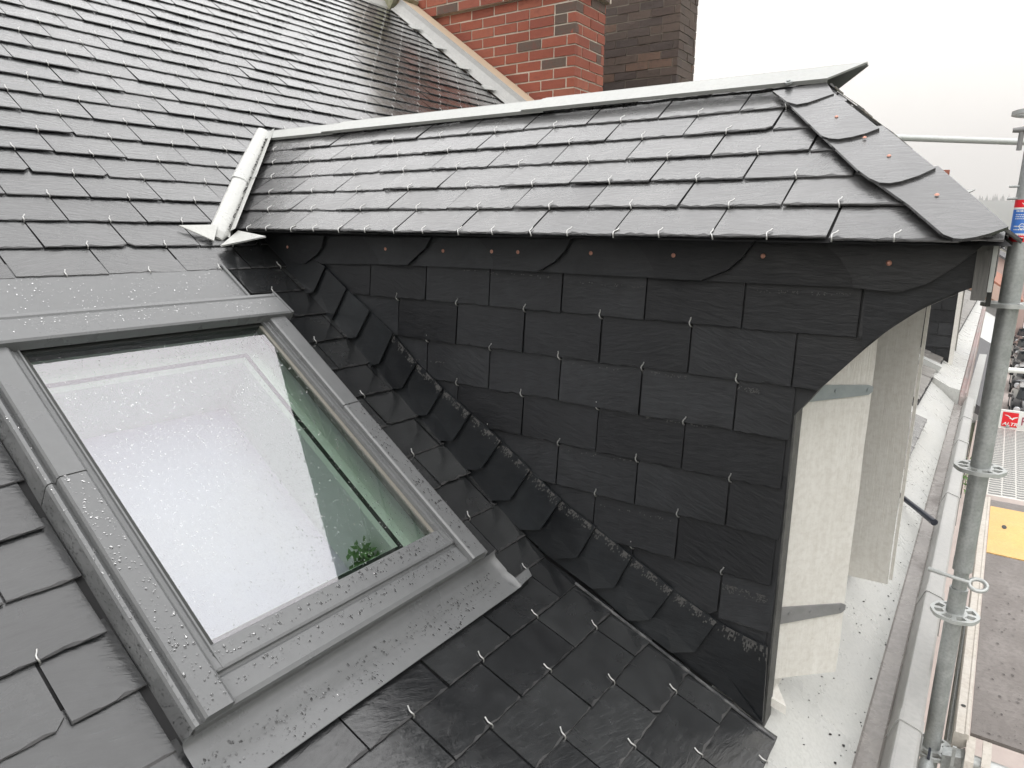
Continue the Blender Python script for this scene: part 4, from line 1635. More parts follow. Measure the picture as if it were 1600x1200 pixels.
lean = lambda z: V((0.004 + 0.013 * (z + 1.4) / 1.55 - 0.002, TY, z))
st = thing("scaffold_post", "galvanised steel scaffold post with round flange plates and a red and blue sticker", "scaffold post", tuple(lean(GZ + 0.14)))
mb = MB()
mb.tube([lean(GZ + 0.14), lean(-0.995)], 0.0232, 24)
obj("lower_tube", mb, M['galv'], st)
mb = MB()
mb.tube([lean(-0.997), lean(-0.93)], 0.0188, 24)
mb.tube([lean(-0.93), lean(0.75)], 0.0241, 24)
obj("upper_tube", mb, M['galv'], st)
mb = MB()
mb.tube([lean(-0.938), lean(-0.9)], 0.0248, 24)
obj("collar", mb, M['galv'], st)
for zc in (-1.53, -1.075, -0.632, -0.178, 0.3):
    mb = MB()
    c = lean(zc)
    n = 48
    r_in, r_out = 0.0245, 0.0605

    def ring(r, z, wob=0.0):
        return [c + V((math.cos(2 * math.pi * k / n) * (r + wob * math.cos(8 * 2 * math.pi * k / n)), math.sin(2 * math.pi * k / n) * (r + wob * math.cos(8 * 2 * math.pi * k / n)), z)) for k in range(n)]
    inner, outer, rim = 0.032, 0.0555, 0.0615
    t_ = 0.0052
    for z_, flip in ((t_, 0), (-t_, 1)):
        R0, Ra, Rb, Rc = ring(r_in - 0.003, z_), ring(inner, z_), ring(0.053, z_), ring(rim, z_, 0.0012)
        for A_, B_ in ((R0, Ra), (Rb, Rc)):
            if flip:
                mb.grid([A_, B_], None, 0, False, True)
            else:
                mb.grid([B_, A_], None, 0, False, True)
        # spokes between the eight holes
        for s_ in range(8):
            for d_ in (-1, 0):
                k0 = (s_ * 6 + d_) % n
                k1 = (k0 + 1) % n
                q = [Ra[k0], Rb[k0], Rb[k1], Ra[k1]]
                mb.poly(q[::-1] if flip else q)
    mb.grid([ring(rim, -t_, 0.0012), ring(rim, t_, 0.0012)], None, 0, True, True)
    for s_ in range(8):
        for d_ in (-1, 1):
            k0 = (s_ * 6 + d_) % n
            a0, b0 = ring(inner, t_)[k0], ring(0.053, t_)[k0]
            a1, b1 = ring(inner, -t_)[k0], ring(0.053, -t_)[k0]
            mb.poly([a0, b0, b1, a1])
    for A_ in (inner, 0.053):
        mb.grid([ring(A_, -t_), ring(A_, t_)], None, 0, True, True)
    obj("flange_plate", mb, M['galv_lt'], st)
# sticker wrapped round the tube
mb = MB()
zt, zb_ = 0.125, -0.045


def wrap(a, z, r=0.0245):
    c = lean(z)
    return c + V((math.cos(a) * r, math.sin(a) * r, 0))


def band(z0, z1, m_, a0=R_(-200), a1=R_(-20), r=0.0245, n=16):
    mb.grid([[wrap(a0 + (a1 - a0) * k / n, z, r) for k in range(n + 1)] for z in (z0, z1)], None, m_, True)


zs_px = [(0.0, 0)]
Zf = lambda px, y: on(px, y, V((0, 1, 0)), TY - 0.02).z
z_a, z_b, z_c, z_d = Zf(1597, 312), Zf(1596, 326), Zf(1592, 366), Zf(1590, 378)
band(z_b + 0.003, z_a, 0)
band(z_c + 0.002, z_b - 0.002, 1)
band(z_d, z_c - 0.001, 0)
band(z_c - 0.001, z_c + 0.002, 2)
band(z_b - 0.002, z_b + 0.003, 2)
sticker = obj("sticker", mb, [M['sign_r'], M['sign_b'], M['sign_w']], st)
mb = MB()
r7 = random.Random(9)
av = math.atan2(-TY, -0.1)
for (zc, n_l, hgt) in ((z_b - 0.008, 1, 0.004), (z_b - 0.016, 1, 0.002), (z_b - 0.021, 1, 0.002), (z_b - 0.026, 1, 0.002), (z_c + 0.018, 1, 0.003), (z_c + 0.010, 1, 0.003), (z_d + 0.016, 1, 0.002), (z_d + 0.010, 1, 0.002)):
    a = av - 0.75
    while a < av + 0.6:
        b = a + r7.uniform(0.06, 0.2)
        mb.grid([[wrap(a + (b - a) * k / 3, z, 0.0247) for k in range(4)] for z in (zc, zc + hgt)], None, 0, True)
        a = b + 0.05
zc = (z_b + z_c) / 2 - 0.012
for k in range(14):
    a0, a1 = 2 * math.pi * k / 14, 2 * math.pi * (k + 1) / 14
    mb.poly([wrap(av + 0.25 * math.cos(q) * e_, zc + 0.0075 * math.sin(q) * e_, 0.0247) for q, e_ in ((a0, 1), (a1, 1), (a1, 0.75), (a0, 0.75))])
zc = z_a - 0.011
mb.poly([wrap(av - 0.35, zc + 0.004, 0.0247), wrap(av - 0.05, zc - 0.004, 0.0247), wrap(av + 0.3, zc + 0.005, 0.0247), wrap(av - 0.03, zc + 0.001, 0.0247)])
obj("sticker_print", mb, M['sign_w'], sticker)
# small pins sticking out of the tube above the sticker
mb = MB()
for zz in (Zf(1590, 291), Zf(1588, 310)):
    mb.tube([lean(zz) + V((-0.018, -0.01, 0)), lean(zz) + V((-0.042, -0.012, 0))], 0.003, 8)
obj("lock_pin", mb, M['galv'], st)
rebase(st)

# wall tie with eye
mb = MB()
ea, eb = V((-0.075, 2.215, -0.94)), V((0.030, 2.205, -0.948))
mb.tube([ea, eb], 0.0058, 8)
for k in range(12):
    p = ea.lerp(eb, 0.02 + 0.03 * k)
    mb.tube([p, p + (eb - ea).normalized() * 0.0015], 0.0072, 8)
ce = V((0.047, 2.205, -0.949))
loop = [ce + V((math.cos(a) * 0.021, math.sin(a) * 0.014, math.sin(a) * 0.011)) for a in [2 * math.pi * k / 24 for k in range(25)]]
mb.tube(loop, 0.006, 8)
obj("eye_bolt", mb, M['galv_lt'], None, "bright threaded eye bolt passing behind the scaffold post at its joint", "eye bolt")
# guard rail in the distance
mb = MB()
ga, gb_ = on(1330, 212.5, V((0, 1, 0)), 6.2), on(1680, 225, V((0, 1, 0)), 7.2)
mb.tube([ga, gb_], 0.0242, 14)
obj("guard_rail", mb, M['galv_lt'], None, "horizontal galvanised scaffold rail against the sky behind the dormer hip", "scaffold rail")
# a rail coupler at the upper right edge of the picture
mb = MB()
q = on(1597, 203, V((0, 1, 0)), 4.6)
mb.tube([q + V((-0.04, 0, 0)), q + V((0.06, 0, 0.004))], 0.02, 10, radii=[0.012, 0.022])
mb.tube([q + V((0.0, 0, 0)), q + V((0.0, 0, -0.10))], 0.012, 8)
obj("rail_coupler", mb, M['strap_dark'], None, "small dark coupler at the right edge just above the far rail", "coupler")
# lower rail seen right of the post
mb = MB()
mb.tube([on(1560, 577, V((0, 1, 0)), 6.4), on(1720, 588, V((0, 1, 0)), 6.4)], 0.02, 12)
obj("guard_rail", mb, M['sign_w'], None, "thin white rail right of the scaffold post above the toe board", "scaffold rail")

# decks
DZ = -1.46
dk = thing("scaffold_deck", "near scaffold deck of dusty grey plywood with a yellow hatch", "scaffold deck", (0.4, 3.4, DZ - 0.05))
dx = 0.092
mb = MB()
mb.box((dx, 2.30, DZ - 0.012), (0.70, 3.79, DZ))
obj("plywood_panel", mb, M['ply'], dk)
mb = MB()
mb.box((dx, 4.50, DZ - 0.012), (0.70, 4.62, DZ))
obj("plywood_panel", mb, M['ply'], dk)
mb = MB()
n = 14
hx, hy = dx + 0.065, 4.19
mb.box((dx - 0.0, 3.795, DZ - 0.012), (0.70, 4.495, DZ + 0.003))
hat = obj("hatch", mb, M['yellow'], dk)
mb = MB()
mb.poly([V((hx + math.cos(2 * math.pi * k / n) * 0.011, hy + math.sin(2 * math.pi * k / n) * 0.03, DZ + 0.0045)) for k in range(n)])
obj("finger_hole", mb, M['gasket'], hat)
for xa, xb in ((0.050, dx - 0.003), (0.703, 0.745)):
    mb = MB()
    pr = [(xa, DZ - 0.07), (xa, DZ + 0.001), (xa + 0.004, DZ + 0.006), (xa + 0.026, DZ + 0.006), (xa + 0.029, DZ + 0.0085), (xb - 0.003, DZ + 0.0085), (xb, DZ + 0.005), (xb, DZ - 0.03)]
    mb.grid([[V((x, y, z)) for x, z in pr] for y in (2.27, 4.64)])
    mb.poly([V((x, 2.27, z)) for x, z in pr][::-1])
    obj("edge_profile", mb, M['alu'], dk)
mb = MB()
mb.tube([V((0.067, 2.42, DZ + 0.0075)), V((0.067, 2.42, DZ + 0.0079))], 0.007, 10)
obj("slot", mb, M['gasket'], dk)
for xx in (0.085, 0.125, 0.3, 0.5):
    mb = MB()
    pr = [(2.295, DZ - 0.016), (2.24, DZ - 0.016), (2.205, DZ - 0.03), (2.19, DZ - 0.055), (2.18, DZ - 0.055), (2.196, DZ - 0.024), (2.235, DZ - 0.004), (2.295, DZ - 0.004)]
    mb.prism([V((xx, y, z - 0.004)) for y, z in pr], (0.022, 0, 0))
    obj("deck_claw", mb, M['alu'], dk)
mb = MB()
r8 = random.Random(31)
for _ in range(520):
    y = 2.32 + 1.45 * r8.random() ** 1.3
    x = r8.uniform(dx + 0.01, 0.5)
    s_ = r8.choice((0.0015, 0.002, 0.002, 0.003, 0.004, 0.007))
    ang = r8.gauss(-0.5, 0.5)
    a = V((math.cos(ang), math.sin(ang), 0)) * s_
    b = V((-a.y, a.x, 0)) * r8.uniform(0.15, 0.5)
    p = V((x, y, DZ + 0.002))
    u_ = V((0, 0, r8.uniform(0.0005, 0.003)))
    mb.poly([p - a, p - b + u_, p + a, p + b + u_])
obj("slate_chips", mb, mat('slate_chip', (0.09, 0.08, 0.075), 0.5), dk, kind="stuff")
rebase(dk)

pk = thing("perforated_deck", "far scaffold deck of bright perforated steel behind the yellow hatch", "scaffold deck", (0.4, 5.6, DZ - 0.05))
mb = MB()
rowsP = []
nx, ny = 40, 150
for j in range(ny + 1):
    y = 4.70 + 1.80 * j / ny
    rowsP.append([V((0.068 + 0.62 * i / nx, y, DZ)) for i in range(nx + 1)])
mb.grid(rowsP, None, 0, True)
for j in range(38):
    y = 4.73 + 0.046 * j
    for i in range(9):
        x = 0.075 + 0.068 * i
        o_ = 0.010 if i % 2 else 0.0
        q = [(x, y + o_), (x + 0.02, y - 0.004 + o_), (x + 0.045, y + 0.004 + o_), (x + 0.062, y + o_), (x + 0.062, y + 0.017 + o_), (x + 0.045, y + 0.021 + o_), (x + 0.02, y + 0.013 + o_), (x, y + 0.017 + o_)]
        mb.poly([V((a, b, DZ + 0.003)) for a, b in q], None, 1)
obj("steel_plank", mb, [M['perf'], M['strap_dark']], pk)
mb = MB()
mb.box((0.06, 4.70, DZ - 0.06), (0.066, 6.5, DZ + 0.01))
mb.box((0.69, 4.70, DZ - 0.06), (0.70, 6.5, DZ + 0.01))
obj("edge_profile", mb, M['perf'], pk)
rebase(pk)

# transom and coupler under the near deck end
tr_ = thing("transom", "galvanised transom with wedge head below the near end of the deck", "scaffold transom", (0.03, TY, -1.55))
mb = MB()
mb.tube([V((0.075, TY - 0.01, -1.525)), V((0.72, TY - 0.01, -1.525))], 0.0242, 16)
obj("transom_tube", mb, M['galv_lt'], tr_)
mb = MB()
mb.prism([V((0.03, TY - 0.06, -1.50)), V((0.075, TY - 0.05, -1.495)), V((0.085, TY - 0.03, -1.50)), V((0.085, TY - 0.03, -1.555)), V((0.03, TY - 0.06, -1.555))], (0, 0.045, 0))
mb.prism([V((0.052, TY - 0.07, -1.455)), V((0.062, TY - 0.07, -1.455)), V((0.06, TY - 0.07, -1.58)), V((0.054, TY - 0.07, -1.58))], (0, 0.006, 0))
obj("wedge_head", mb, M['galv'], tr_)
rebase(tr_)
le = thing("ledger", "galvanised ledger tube with rounded wedge head coming towards the viewer at the post foot", "scaffold ledger", (0.0, TY - 0.3, -1.55))
mb = MB()
mb.tube([V((0.0, TY - 0.075, -1.515)), V((-0.004, TY - 0.09, -1.522)), V((-0.006, TY - 0.115, -1.53)), V((-0.012, 0.6, -1.53))], 0.024, 18, radii=[0.008, 0.019, 0.0238, 0.0242])
obj("ledger_tube", mb, M['galv'], le)
mb = MB()
mb.box((-0.005, TY - 0.10, -1.507), (0.002, TY - 0.052, -1.497))
obj("wedge", mb, M['dark'], le)
rebase(le)
# vertical strut seen between post and deck
mb = MB()
mb.tube([V((0.045, 2.63, -0.99 - 0.75)), V((0.052, 3.3, -1.62))], 0.012, 10)
obj("deck_brace", mb, M['galv'], None, "thin grey brace tube between the scaffold post and the deck edge", "scaffold brace")

# toe board with the maker's sign
YS = 6.53
tb = thing("toe_board", "white toe board with red square logo at the far end of the scaffold deck", "toe board", (0.4, YS, DZ))
zt_ = on(1567, 640, V((0, 1, 0)), YS).z
zb2 = on(1562, 668, V((0, 1, 0)), YS).z
mb = MB()
mb.box((0.085, YS, zb2), (0.75, YS + 0.02, zt_))
obj("board", mb, M['sign_w'], tb)
q0, q1 = on(1563.5, 664, V((0, 1, 0)), YS), on(1593, 645, V((0, 1, 0)), YS)
lx0, lx1 = on(1566, 652, V((0, 1, 0)), YS).x, on(1591, 655, V((0, 1, 0)), YS).x
lz0, lz1 = zb2 + 0.016, zt_ - 0.014
mb = MB()
mb.poly([V((lx0, YS - 0.003, lz0)), V((lx1, YS - 0.003, lz0)), V((lx1, YS - 0.003, lz1)), V((lx0, YS - 0.003, lz1))])
lg = obj("logo_square", mb, M['sign_r'], tb)
mb = MB()
W_, H_ = lx1 - lx0, lz1 - lz0
bird = [(0.10, 0.80), (0.30, 0.80), (0.45, 0.74), (0.55, 0.64), (0.62, 0.60), (0.72, 0.68), (0.96, 0.74), (0.98, 0.70), (0.80, 0.62), (0.66, 0.48), (0.58, 0.54), (0.44, 0.58), (0.50, 0.62), (0.34, 0.72)]
mb.poly([V((lx0 + W_ * a, YS - 0.005, lz0 + H_ * b)) for a, b in bird])
obj("bird_mark", mb, M['sign_w'], lg)


def lettering(txt, x, y, z, size, m_, parent, shear=0.0, sx=1.0, bold=0.0):
    cu = bpy.data.curves.new("lettering", 'FONT')
    cu.body = txt
    cu.size = size
    cu.shear = shear
    cu.extrude = 0.0004
    cu.offset = bold
    ob = bpy.data.objects.new("lettering", cu)
    COL.objects.link(ob)
    dg = bpy.context.evaluated_depsgraph_get()
    me = bpy.data.meshes.new_from_object(ob.evaluated_get(dg))
    bpy.data.objects.remove(ob)
    me.transform(Matrix.Rotation(math.pi / 2, 4, 'X'))
    me.transform(Matrix.Diagonal((sx, 1, 1, 1)))
    me.transform(Matrix.Translation((x, y, z)))
    me.materials.clear()
    me.materials.append(m_)
    o_ = bpy.data.objects.new("lettering", me)
    COL.objects.link(o_)
    o_.parent = parent
    return o_


lettering("ALTRAD", lx0 + W_ * 0.06, YS - 0.005, lz0 + H_ * 0.10, H_ * 0.30, M['sign_w'], lg, 0.25, 1.18, 0.0006)
lettering("P", lx1 + W_ * 0.17, YS - 0.005, lz0 + H_ * 0.22, H_ * 0.80, M['sign_t'], tb, 0.0, 0.9)
mb = MB()
cq = V((lx0 + W_ * 0.42, YS - 0.006, lz0 + H_ * 0.02))
mb.tube([cq, cq + V((0, -0.008, 0))], 0.012, 10)
obj("bolt", mb, M['galv'], tb)
rebase(tb)

# weeds on the cornice beyond the gutter
wdz = thing("weed", "small green weed growing on the ledge outside the gutter", "weed", (-0.02, 5.0, -1.5))
mb = MB()
r9 = random.Random(17)
for _ in range(130):
    p = V((-0.035 + r9.gauss(0.01, 0.02), 5.0 + r9.gauss(0, 0.16), -1.5 + abs(r9.gauss(0.03, 0.05))))
    s_ = r9.uniform(0.01, 0.03)
    a = V((r9.uniform(-1, 1), r9.uniform(-1, 1), r9.uniform(0, 1))).normalized() * s_
    b = a.cross(V((r9.uniform(-1, 1), r9.uniform(-1, 1), 1))).normalized() * s_ * 0.35
    mb.poly([p, p + a * 0.5 + b, p + a, p + a * 0.5 - b])
obj("leaves", mb, M['green'], wdz)
mb = MB()
for _ in range(9):
    p = V((-0.035 + r9.gauss(0.005, 0.01), 5.0 + r9.gauss(0, 0.12), -1.5))
    mb.tube([p, p + V((r9.gauss(0, 0.02), r9.gauss(0, 0.03), 0.08))], 0.0015, 5)
obj("stems", mb, M['green'], wdz)
rebase(wdz)

# ------------------------------------------------------------------ neighbouring house along the row
YN = 5.32
nb = thing("neighbour_roof", "neighbouring slate roof with a white flashing strip beyond the near gable", "roof", (-2.5, 9, -1.0))
mb = MB()
for fr, a, b in ((F1, -5.0, UB), (F2, 0, 0.62)):
    mb.poly([fr(a, YN, -0.01), fr(b, YN, -0.01), fr(b, 16, -0.01), fr(a, 16, -0.01)])
mb.poly([F1(-5.0, YN, -0.01), F1(-5.0, 16, -0.01), F1(-5.0, 16, -0.01) + V((-4.5, 0, -3.2)), F1(-5.0, YN, -0.01) + V((-4.5, 0, -3.2))])
obj("roof_deck", mb, M['deck_dark'], nb)
mb = MB()
hkN = []
for k in range(0, 14):
    u0 = UB - 0.05 - EXP1 * k
    for n0 in range(48):
        a = YN + LAM * n0 + (LAM / 2 if k % 2 else 0)
        if k < 10 and 7.5 < a < 8.4:
            continue
        slate(mb, lambda x, s_, w_: F1(-s_, x, w_), a, a + LAM, -u0, EXP1, EXP1 + 0.02, seg=2)
for k in range(0, 6):
    t0 = 0.03 + EXP2 * k
    for n0 in range(48):
        a = YN + LAM * n0 + (LAM / 2 if k % 2 else 0)
        if 7.55 < a < 8.3:
            continue
        slate(mb, lambda x, s_, w_: F2(-s_, x, w_), a, a + LAM, -t0, EXP2, EXP2 + 0.02, seg=2)
        if n0 < 28:
            hkN.append(jit_hook(F2(t0, a + LAM / 2, 0), EY, -D2, N2))
obj("slate_covering", mb, [M['slate_far'], M['slate_far']], nb)
place_hooks(hkN, nb)
mb = MB()
mb.box((0.18, 6.72, 0.0), (0.63, 6.84, 0.05), 0, F2)
obj("flashing_strip", mb, M['zinc_pale'], nb)
rebase(nb)
ng = thing("neighbour_gutter", "raised zinc gutter step of the neighbouring house with a pinkish wet edge", "gutter", (-0.2, 8, -1.4))
mb = MB()
pr = [(-0.43, -1.075), (-0.36, -1.10), (-0.20, -1.185), (-0.13, -1.20), (-0.13, -1.42), (-0.4, -1.42)]
gys = [6.47, 8, 10, 13, 16]
mb.grid([[V((x + gx(y), y, z)) for x, z in pr] for y in gys])
mb.poly([V((x + gx(6.47), 6.47, z)) for x, z in pr])
obj("zinc_apron", mb, M['zinc_white'], ng)
mb = MB()
pr2 = [(-0.128, -1.215), (-0.125, -1.25), (-0.097, -1.25), (-0.094, -1.222), (-0.083, -1.218), (-0.079, -1.26), (-0.079, -1.42)]
mb.grid([[V((x + gx(y), y, z)) for x, z in pr2] for y in gys])
mb.poly([V((x + gx(6.47), 6.47, z)) for x, z in pr2 + [(-0.128, -1.42)]])
obj("gutter_lip", mb, mat("rusty_zinc", (0.4, 0.36, 0.345), 0.5, noise=(3, 0.8, (0.42, 0.25, 0.235))), ng)
mb = MB()
mb.box((-0.148, 6.7, -1.42), (-0.075, 9.8, -1.36))
obj("cover_sheet", mb, M['zinc_pale'], ng)
rebase(ng)
nw = thing("neighbour_walls", "rendered facade of the neighbouring house beyond the near gable", "house wall", (-4, 10, GZ))
mb = MB()
mb.box((-9.0, 5.34, GZ), (-0.36, 16, -1.75))
obj("wall", mb, mat("buff_render", (0.46, 0.4, 0.34), 0.85, noise=(2, 0.5, (0.4, 0.35, 0.3))), nw)
for yy in (6.2, 8.6, 11.0, 13.4):
    for zz in (-4.2, -7.2):
        mb = MB()
        mb.box((-0.40, yy, zz), (-0.33, yy + 1.0, zz + 1.7))
        wf = obj("window", mb, M['paint'], nw)
        mb = MB()
        mb.box((-0.35, yy + 0.08, zz + 0.08), (-0.32, yy + 0.92, zz + 1.62))
        obj("pane", mb, M['glassdark'], wf)
rebase(nw)

# second dormer of the row: same shapes, shared meshes, simpler set of parts
d2 = thing("dormer", "far dormer seen under the curved bracket of the near one", "dormer", (dor.location.x, dor.location.y + 5.95, dor.location.z))
keep = ("side_roof_slates", "roof_boarding", "front_hip_slates", "cheek_boarding", "cheek_slates", "corner_post", "window_frame", "curved_soffit", "fascia_board", "ridge_zinc", "frieze_slate", "bracket_slate")
for o in list(dor.children):
    if o.name.split(".")[0] in keep:
        c = o.copy()
        COL.objects.link(c)
        c.parent = d2
        for g_ in o.children:
            if g_.name.startswith("pane"):
                e = g_.copy()
                COL.objects.link(e)
                e.parent = c
mb = MB()
mb.box((-0.34, YC - 0.022 - 1.98, -1.16 + 0.9), (-0.305, YC - 0.002 - 1.98, -0.36 + 0.9))
o = obj("corner_board", mb, M['paint'], d2)
o.location = (0.9, 0, 0)

# far chimney peeking over the hip
q = on(1477, 264, V((0, 1, 0)), 12.0)
fc = chimney("brick chimney whose small red clay pot peeks over the hip of the near dormer", None, q.x - 0.3, q.x + 0.3, 12.0, 12.4, -1.3, q.z - 0.85, 0.25, 0.083, 0.011, M['brick_r'], M['mortar_r'], 0.0, 0.003)
mb = MB()
pb = V((q.x, 12.2, q.z - 0.8))
mb.tube([pb, pb + V((0, 0, 0.72)), pb + V((0, 0, 0.73)), pb + V((0, 0, 0.80))], 0.04, 14, radii=[0.055, 0.036, 0.046, 0.046])
cp = obj("clay_pot", mb, mat("red_clay", (0.36, 0.13, 0.09), 0.7), fc)
cp.location = cp.location - fc.location

# ------------------------------------------------------------------ town down the street
hcol = [("cream", (0.6, 0.54, 0.44)), ("white", (0.7, 0.69, 0.66)), ("grey", (0.42, 0.42, 0.42)), ("ochre", (0.55, 0.42, 0.26)), ("pink", (0.56, 0.42, 0.38))]
rcol = [("slate", (0.08, 0.08, 0.085)), ("brown tiled", (0.22, 0.13, 0.09)), ("red tiled", (0.33, 0.13, 0.08)), ("pale zinc", (0.5, 0.51, 0.5))]
MH = {n_: mat("facade_" + n_, c, 0.85, noise=(0.8, 0.4, tuple(x * 0.85 for x in c))) for n_, c in hcol}
MR = {n_: mat("roofing_" + n_.replace(" ", "_"), c, 0.6, noise=(1.5, 0.5, tuple(x * 1.3 for x in c))) for n_, c in rcol}


def house(x0, y0, wx, wy, h, rh, fc, rc, label, ridge='y'):
    t_ = thing("house", label, "house", (x0 + wx / 2, y0 + wy / 2, GZ), "houses down the street")
    mb_ = MB()
    mb_.box((x0, y0, GZ), (x0 + wx, y0 + wy, GZ + h))
    cx, cy = x0 + wx / 2, y0 + wy / 2
    zt2 = GZ + h
    if ridge == 'y':
        for y in (y0, y0 + wy):
            mb_.poly([V((x0, y, zt2)), V((x0 + wx, y, zt2)), V((cx, y, zt2 + rh))])
    else:
        for x in (x0, x0 + wx):
            mb_.poly([V((x, y0, zt2)), V((x, y0 + wy, zt2)), V((x, cy, zt2 + rh))])
    obj("wall", mb_, MH[fc], t_)
    mb_ = MB()
    ov = 0.35
    if ridge == 'y':
        for sgn in (-1, 1):
            e = cx + sgn * (wx / 2 + ov)
            ze = zt2 - rh * ov / (wx / 2)
            mb_.prism([V((e, y0 - ov, ze)), V((cx, y0 - ov, zt2 + rh)), V((cx, y0 + wy + ov, zt2 + rh)), V((e, y0 + wy + ov, ze))], (0, 0, 0.18))
    else:
        for sgn in (-1, 1):
            e = cy + sgn * (wy / 2 + ov)
            ze = zt2 - rh * ov / (wy / 2)
            mb_.prism([V((x0 - ov, e, ze)), V((x0 - ov, cy, zt2 + rh)), V((x0 + wx + ov, cy, zt2 + rh)), V((x0 + wx + ov, e, ze))], (0, 0, 0.18))
    rf = obj("roof", mb_, MR[rc], t_)
    mb_ = MB()
    mb_.box((cx - 0.3, cy + 0.6, zt2 + rh * 0.5), (cx + 0.3, cy + 1.4, zt2 + rh + 0.45))
    obj("chimney", mb_, M['brick_r'], rf)
    nst = int(h // 3)
    for s_ in range(nst):
        zz = GZ + 1.0 + s_ * 2.9
        for side in ('s', 'w', 'e'):
            ln = wx if side == 's' else wy
            nw_ = max(2, int(ln // 2.6))
            for i in range(nw_):
                c_ = (i + 0.5) * ln / nw_
                if side == 's':
                    lo, hi = (x0 + c_ - 0.5, y0 - 0.05, zz), (x0 + c_ + 0.5, y0 + 0.02, zz + 1.5)
                elif side == 'w':
                    lo, hi = (x0 - 0.05, y0 + c_ - 0.5, zz), (x0 + 0.02, y0 + c_ + 0.5, zz + 1.5)
                else:
                    lo, hi = (x0 + wx - 0.02, y0 + c_ - 0.5, zz), (x0 + wx + 0.05, y0 + c_ + 0.5, zz + 1.5)
                m2 = MB()
                m2.box(lo, hi)
                obj("window", m2, M['glassdark'], t_)
    rebase(t_)


house(-9, 16.3, 8.7, 9, 5.2, 2.4, 'white', 'slate', "white house with slate roof next along the row beyond the neighbouring roof")
house(-9, 26, 8.5, 11, 5.0, 2.6, 'cream', 'pale zinc', "cream house with pale zinc roof in the row down the street")
house(-9, 38, 8.9, 10, 5.4, 2.6, 'grey', 'brown tiled', "grey house with brown tiled roof in the row down the street")
house(-8, 52, 8.6, 12, 4.8, 3.0, 'white', 'red tiled', "white house with red tiled roof farther down the row")
house(-7, 68, 8.5, 14, 5.5, 2.6, 'pink', 'slate', "pink house with slate roof far down the row")
house(10.5, 48, 9, 12, 5.4, 2.6, 'ochre', 'brown tiled', "ochre house with brown roof across the street")
house(10.5, 66, 9, 12, 5.6, 2.6, 'white', 'slate', "white house with slate roof across the street")
house(3.5, 104, 11, 10, 4.6, 3.2, 'cream', 'pale zinc', "cream house with pale gable facing up the street", 'y')
house(-8, 112, 10, 10, 5.0, 3.0, 'white', 'slate', "white gabled house at the far end of the street", 'y')
house(16, 118, 11, 10, 5.0, 3.0, 'grey', 'red tiled', "grey house with red roof at the far end of the street", 'x')

# ------------------------------------------------------------------ parked cars
M['car_b'] = mat("car_black", (0.012, 0.013, 0.016), 0.15, 0.0, coat=1.0)
M['car_g'] = mat("car_grey", (0.1, 0.105, 0.11), 0.25, 0.4, coat=1.0)
M['tyre'] = mat("tyre_rubber", (0.02, 0.02, 0.02), 0.8)
M['lamp'] = mat("lamp_glass", (0.7, 0.72, 0.75), 0.1)


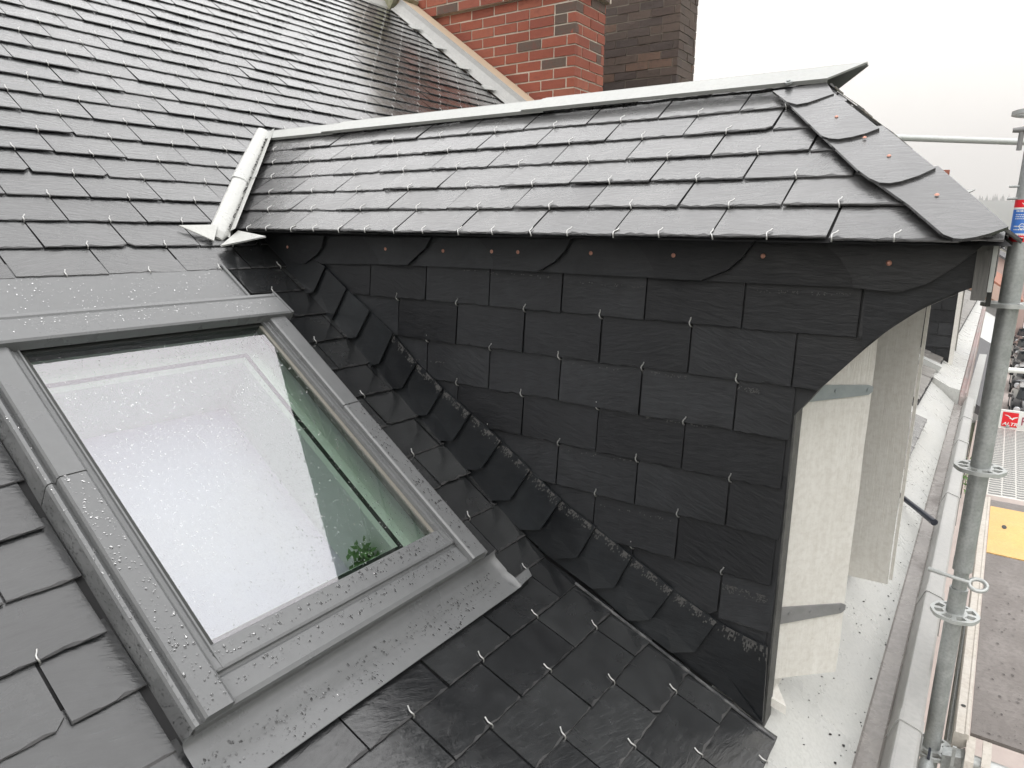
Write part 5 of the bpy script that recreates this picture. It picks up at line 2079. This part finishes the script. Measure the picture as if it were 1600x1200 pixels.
def make_car():
    t_ = thing("parked_car", "black car parked nearest, front end seen beside the scaffold post", "car", (0, 0, 0), "cars parked along the street")
    secs = [(-2.1, 0.35, 0.62, 0.7), (-2.05, 0.28, 0.78, 0.8), (-1.4, 0.25, 0.9, 0.87), (-0.95, 0.25, 0.97, 0.88), (0.0, 0.25, 1.0, 0.89), (1.2, 0.25, 1.0, 0.88), (1.9, 0.28, 0.98, 0.84), (2.08, 0.38, 0.9, 0.74)]
    mb_ = MB()
    rows_ = []
    for y, zb, zt3, hw2 in secs:
        rows_.append([V((-hw2 * 0.9, y, zb)), V((-hw2, y, zb + 0.25)), V((-hw2 * 0.98, y, zt3 - 0.1)), V((-hw2 * 0.86, y, zt3)), V((0, y, zt3 + 0.03)), V((hw2 * 0.86, y, zt3)), V((hw2 * 0.98, y, zt3 - 0.1)), V((hw2, y, zb + 0.25)), V((hw2 * 0.9, y, zb))])
    mb_.grid(rows_, None, 0, True, True)
    mb_.poly(rows_[0])
    mb_.poly(rows_[-1][::-1])
    obj("body", mb_, M['car_b'], t_)
    cab = [(-1.0, 0.93, 0.74), (-0.35, 1.40, 0.6), (0.3, 1.47, 0.6), (1.1, 1.42, 0.58), (1.85, 0.95, 0.72)]
    mb_ = MB()
    r_ = [[V((-w2, y, 0.95)), V((-w2 * 0.94, y, z)), V((w2 * 0.94, y, z)), V((w2, y, 0.95))] for y, z, w2 in cab]
    mb_.grid(r_, None, 0, True)
    obj("cabin_glass", mb_, M['glassdark'], t_)
    mb_ = MB()
    r_ = [[V((-w2 * 0.95, y, z + 0.008)), V((0, y, z + 0.045)), V((w2 * 0.95, y, z + 0.008))] for y, z, w2 in cab[1:4]]
    mb_.grid(r_, None, 0, True)
    obj("roof", mb_, M['car_b'], t_)
    for sx_ in (-1, 1):
        for y in (-1.3, 1.25):
            mb_ = MB()
            mb_.tube([V((sx_ * 0.72, y, 0.31)), V((sx_ * 0.9, y, 0.31))], 0.31, 18)
            wh = obj("wheel", mb_, M['tyre'], t_)
            mb_ = MB()
            mb_.tube([V((sx_ * 0.9, y, 0.31)), V((sx_ * 0.91, y, 0.31))], 0.2, 14)
            obj("rim", mb_, M['galv_lt'], wh)
        mb_ = MB()
        mb_.tube([V((sx_ * 0.6, -2.05, 0.66)), V((sx_ * 0.6, -2.13, 0.64))], 0.13, 14)
        obj("headlight", mb_, M['lamp'], t_)
        mb_ = MB()
        mb_.box((sx_ * 0.9 - 0.09, -0.75, 0.95), (sx_ * 0.9 + 0.09, -0.6, 1.1))
        obj("wing_mirror", mb_, M['car_b'], t_)
    mb_ = MB()
    mb_.box((-0.55, -2.125, 0.42), (0.55, -2.09, 0.55))
    obj("grille", mb_, M['tyre'], t_)
    return t_


car = make_car()
car_labels = ["second black car in the row parked beside the pavement", "third black car in the row parked beside the pavement", "fourth black car in the row parked beside the pavement", "farthest black car in the row parked beside the pavement"]
base = on(1590, 662, V((0, 0, 1)), GZ + 0.004)
spots = [(2.5 + 0.85 - 0.0, base.y + 6.6 * k) for k in range(5)]
c0x = base.x + 0.48
for k, (x, y) in enumerate(spots):
    if k == 0:
        t_ = car
    else:
        t_ = car.copy()
        COL.objects.link(t_)
        t_["label"] = car_labels[k - 1]
        for ch in list(car.children):
            c = ch.copy()
            COL.objects.link(c)
            c.parent = t_
            for g_ in ch.children:
                e = g_.copy()
                COL.objects.link(e)
                e.parent = c
    t_.location = (c0x + 0.02 * k * 6.6 * 0.2, y + 2.1, GZ + 0.004)

# ------------------------------------------------------------------ air
mb = MB()
mb.box((-4200, -400, GZ - 1.5), (4200, 4200, 420))
hm = bpy.data.materials.new("haze_air")
hm.use_nodes = True
hn = hm.node_tree
hn.nodes.clear()
ho = hn.nodes.new("ShaderNodeOutputMaterial")
hv = hn.nodes.new("ShaderNodeVolumePrincipled")
hv.inputs['Color'].default_value = (1.0, 0.985, 0.97, 1)
hv.inputs['Density'].default_value = 0.0005
hn.links.new(hv.outputs[0], ho.inputs['Volume'])
obj("haze", mb, hm, kind="stuff", label="thin rain haze that pales the far hill", cat="haze")
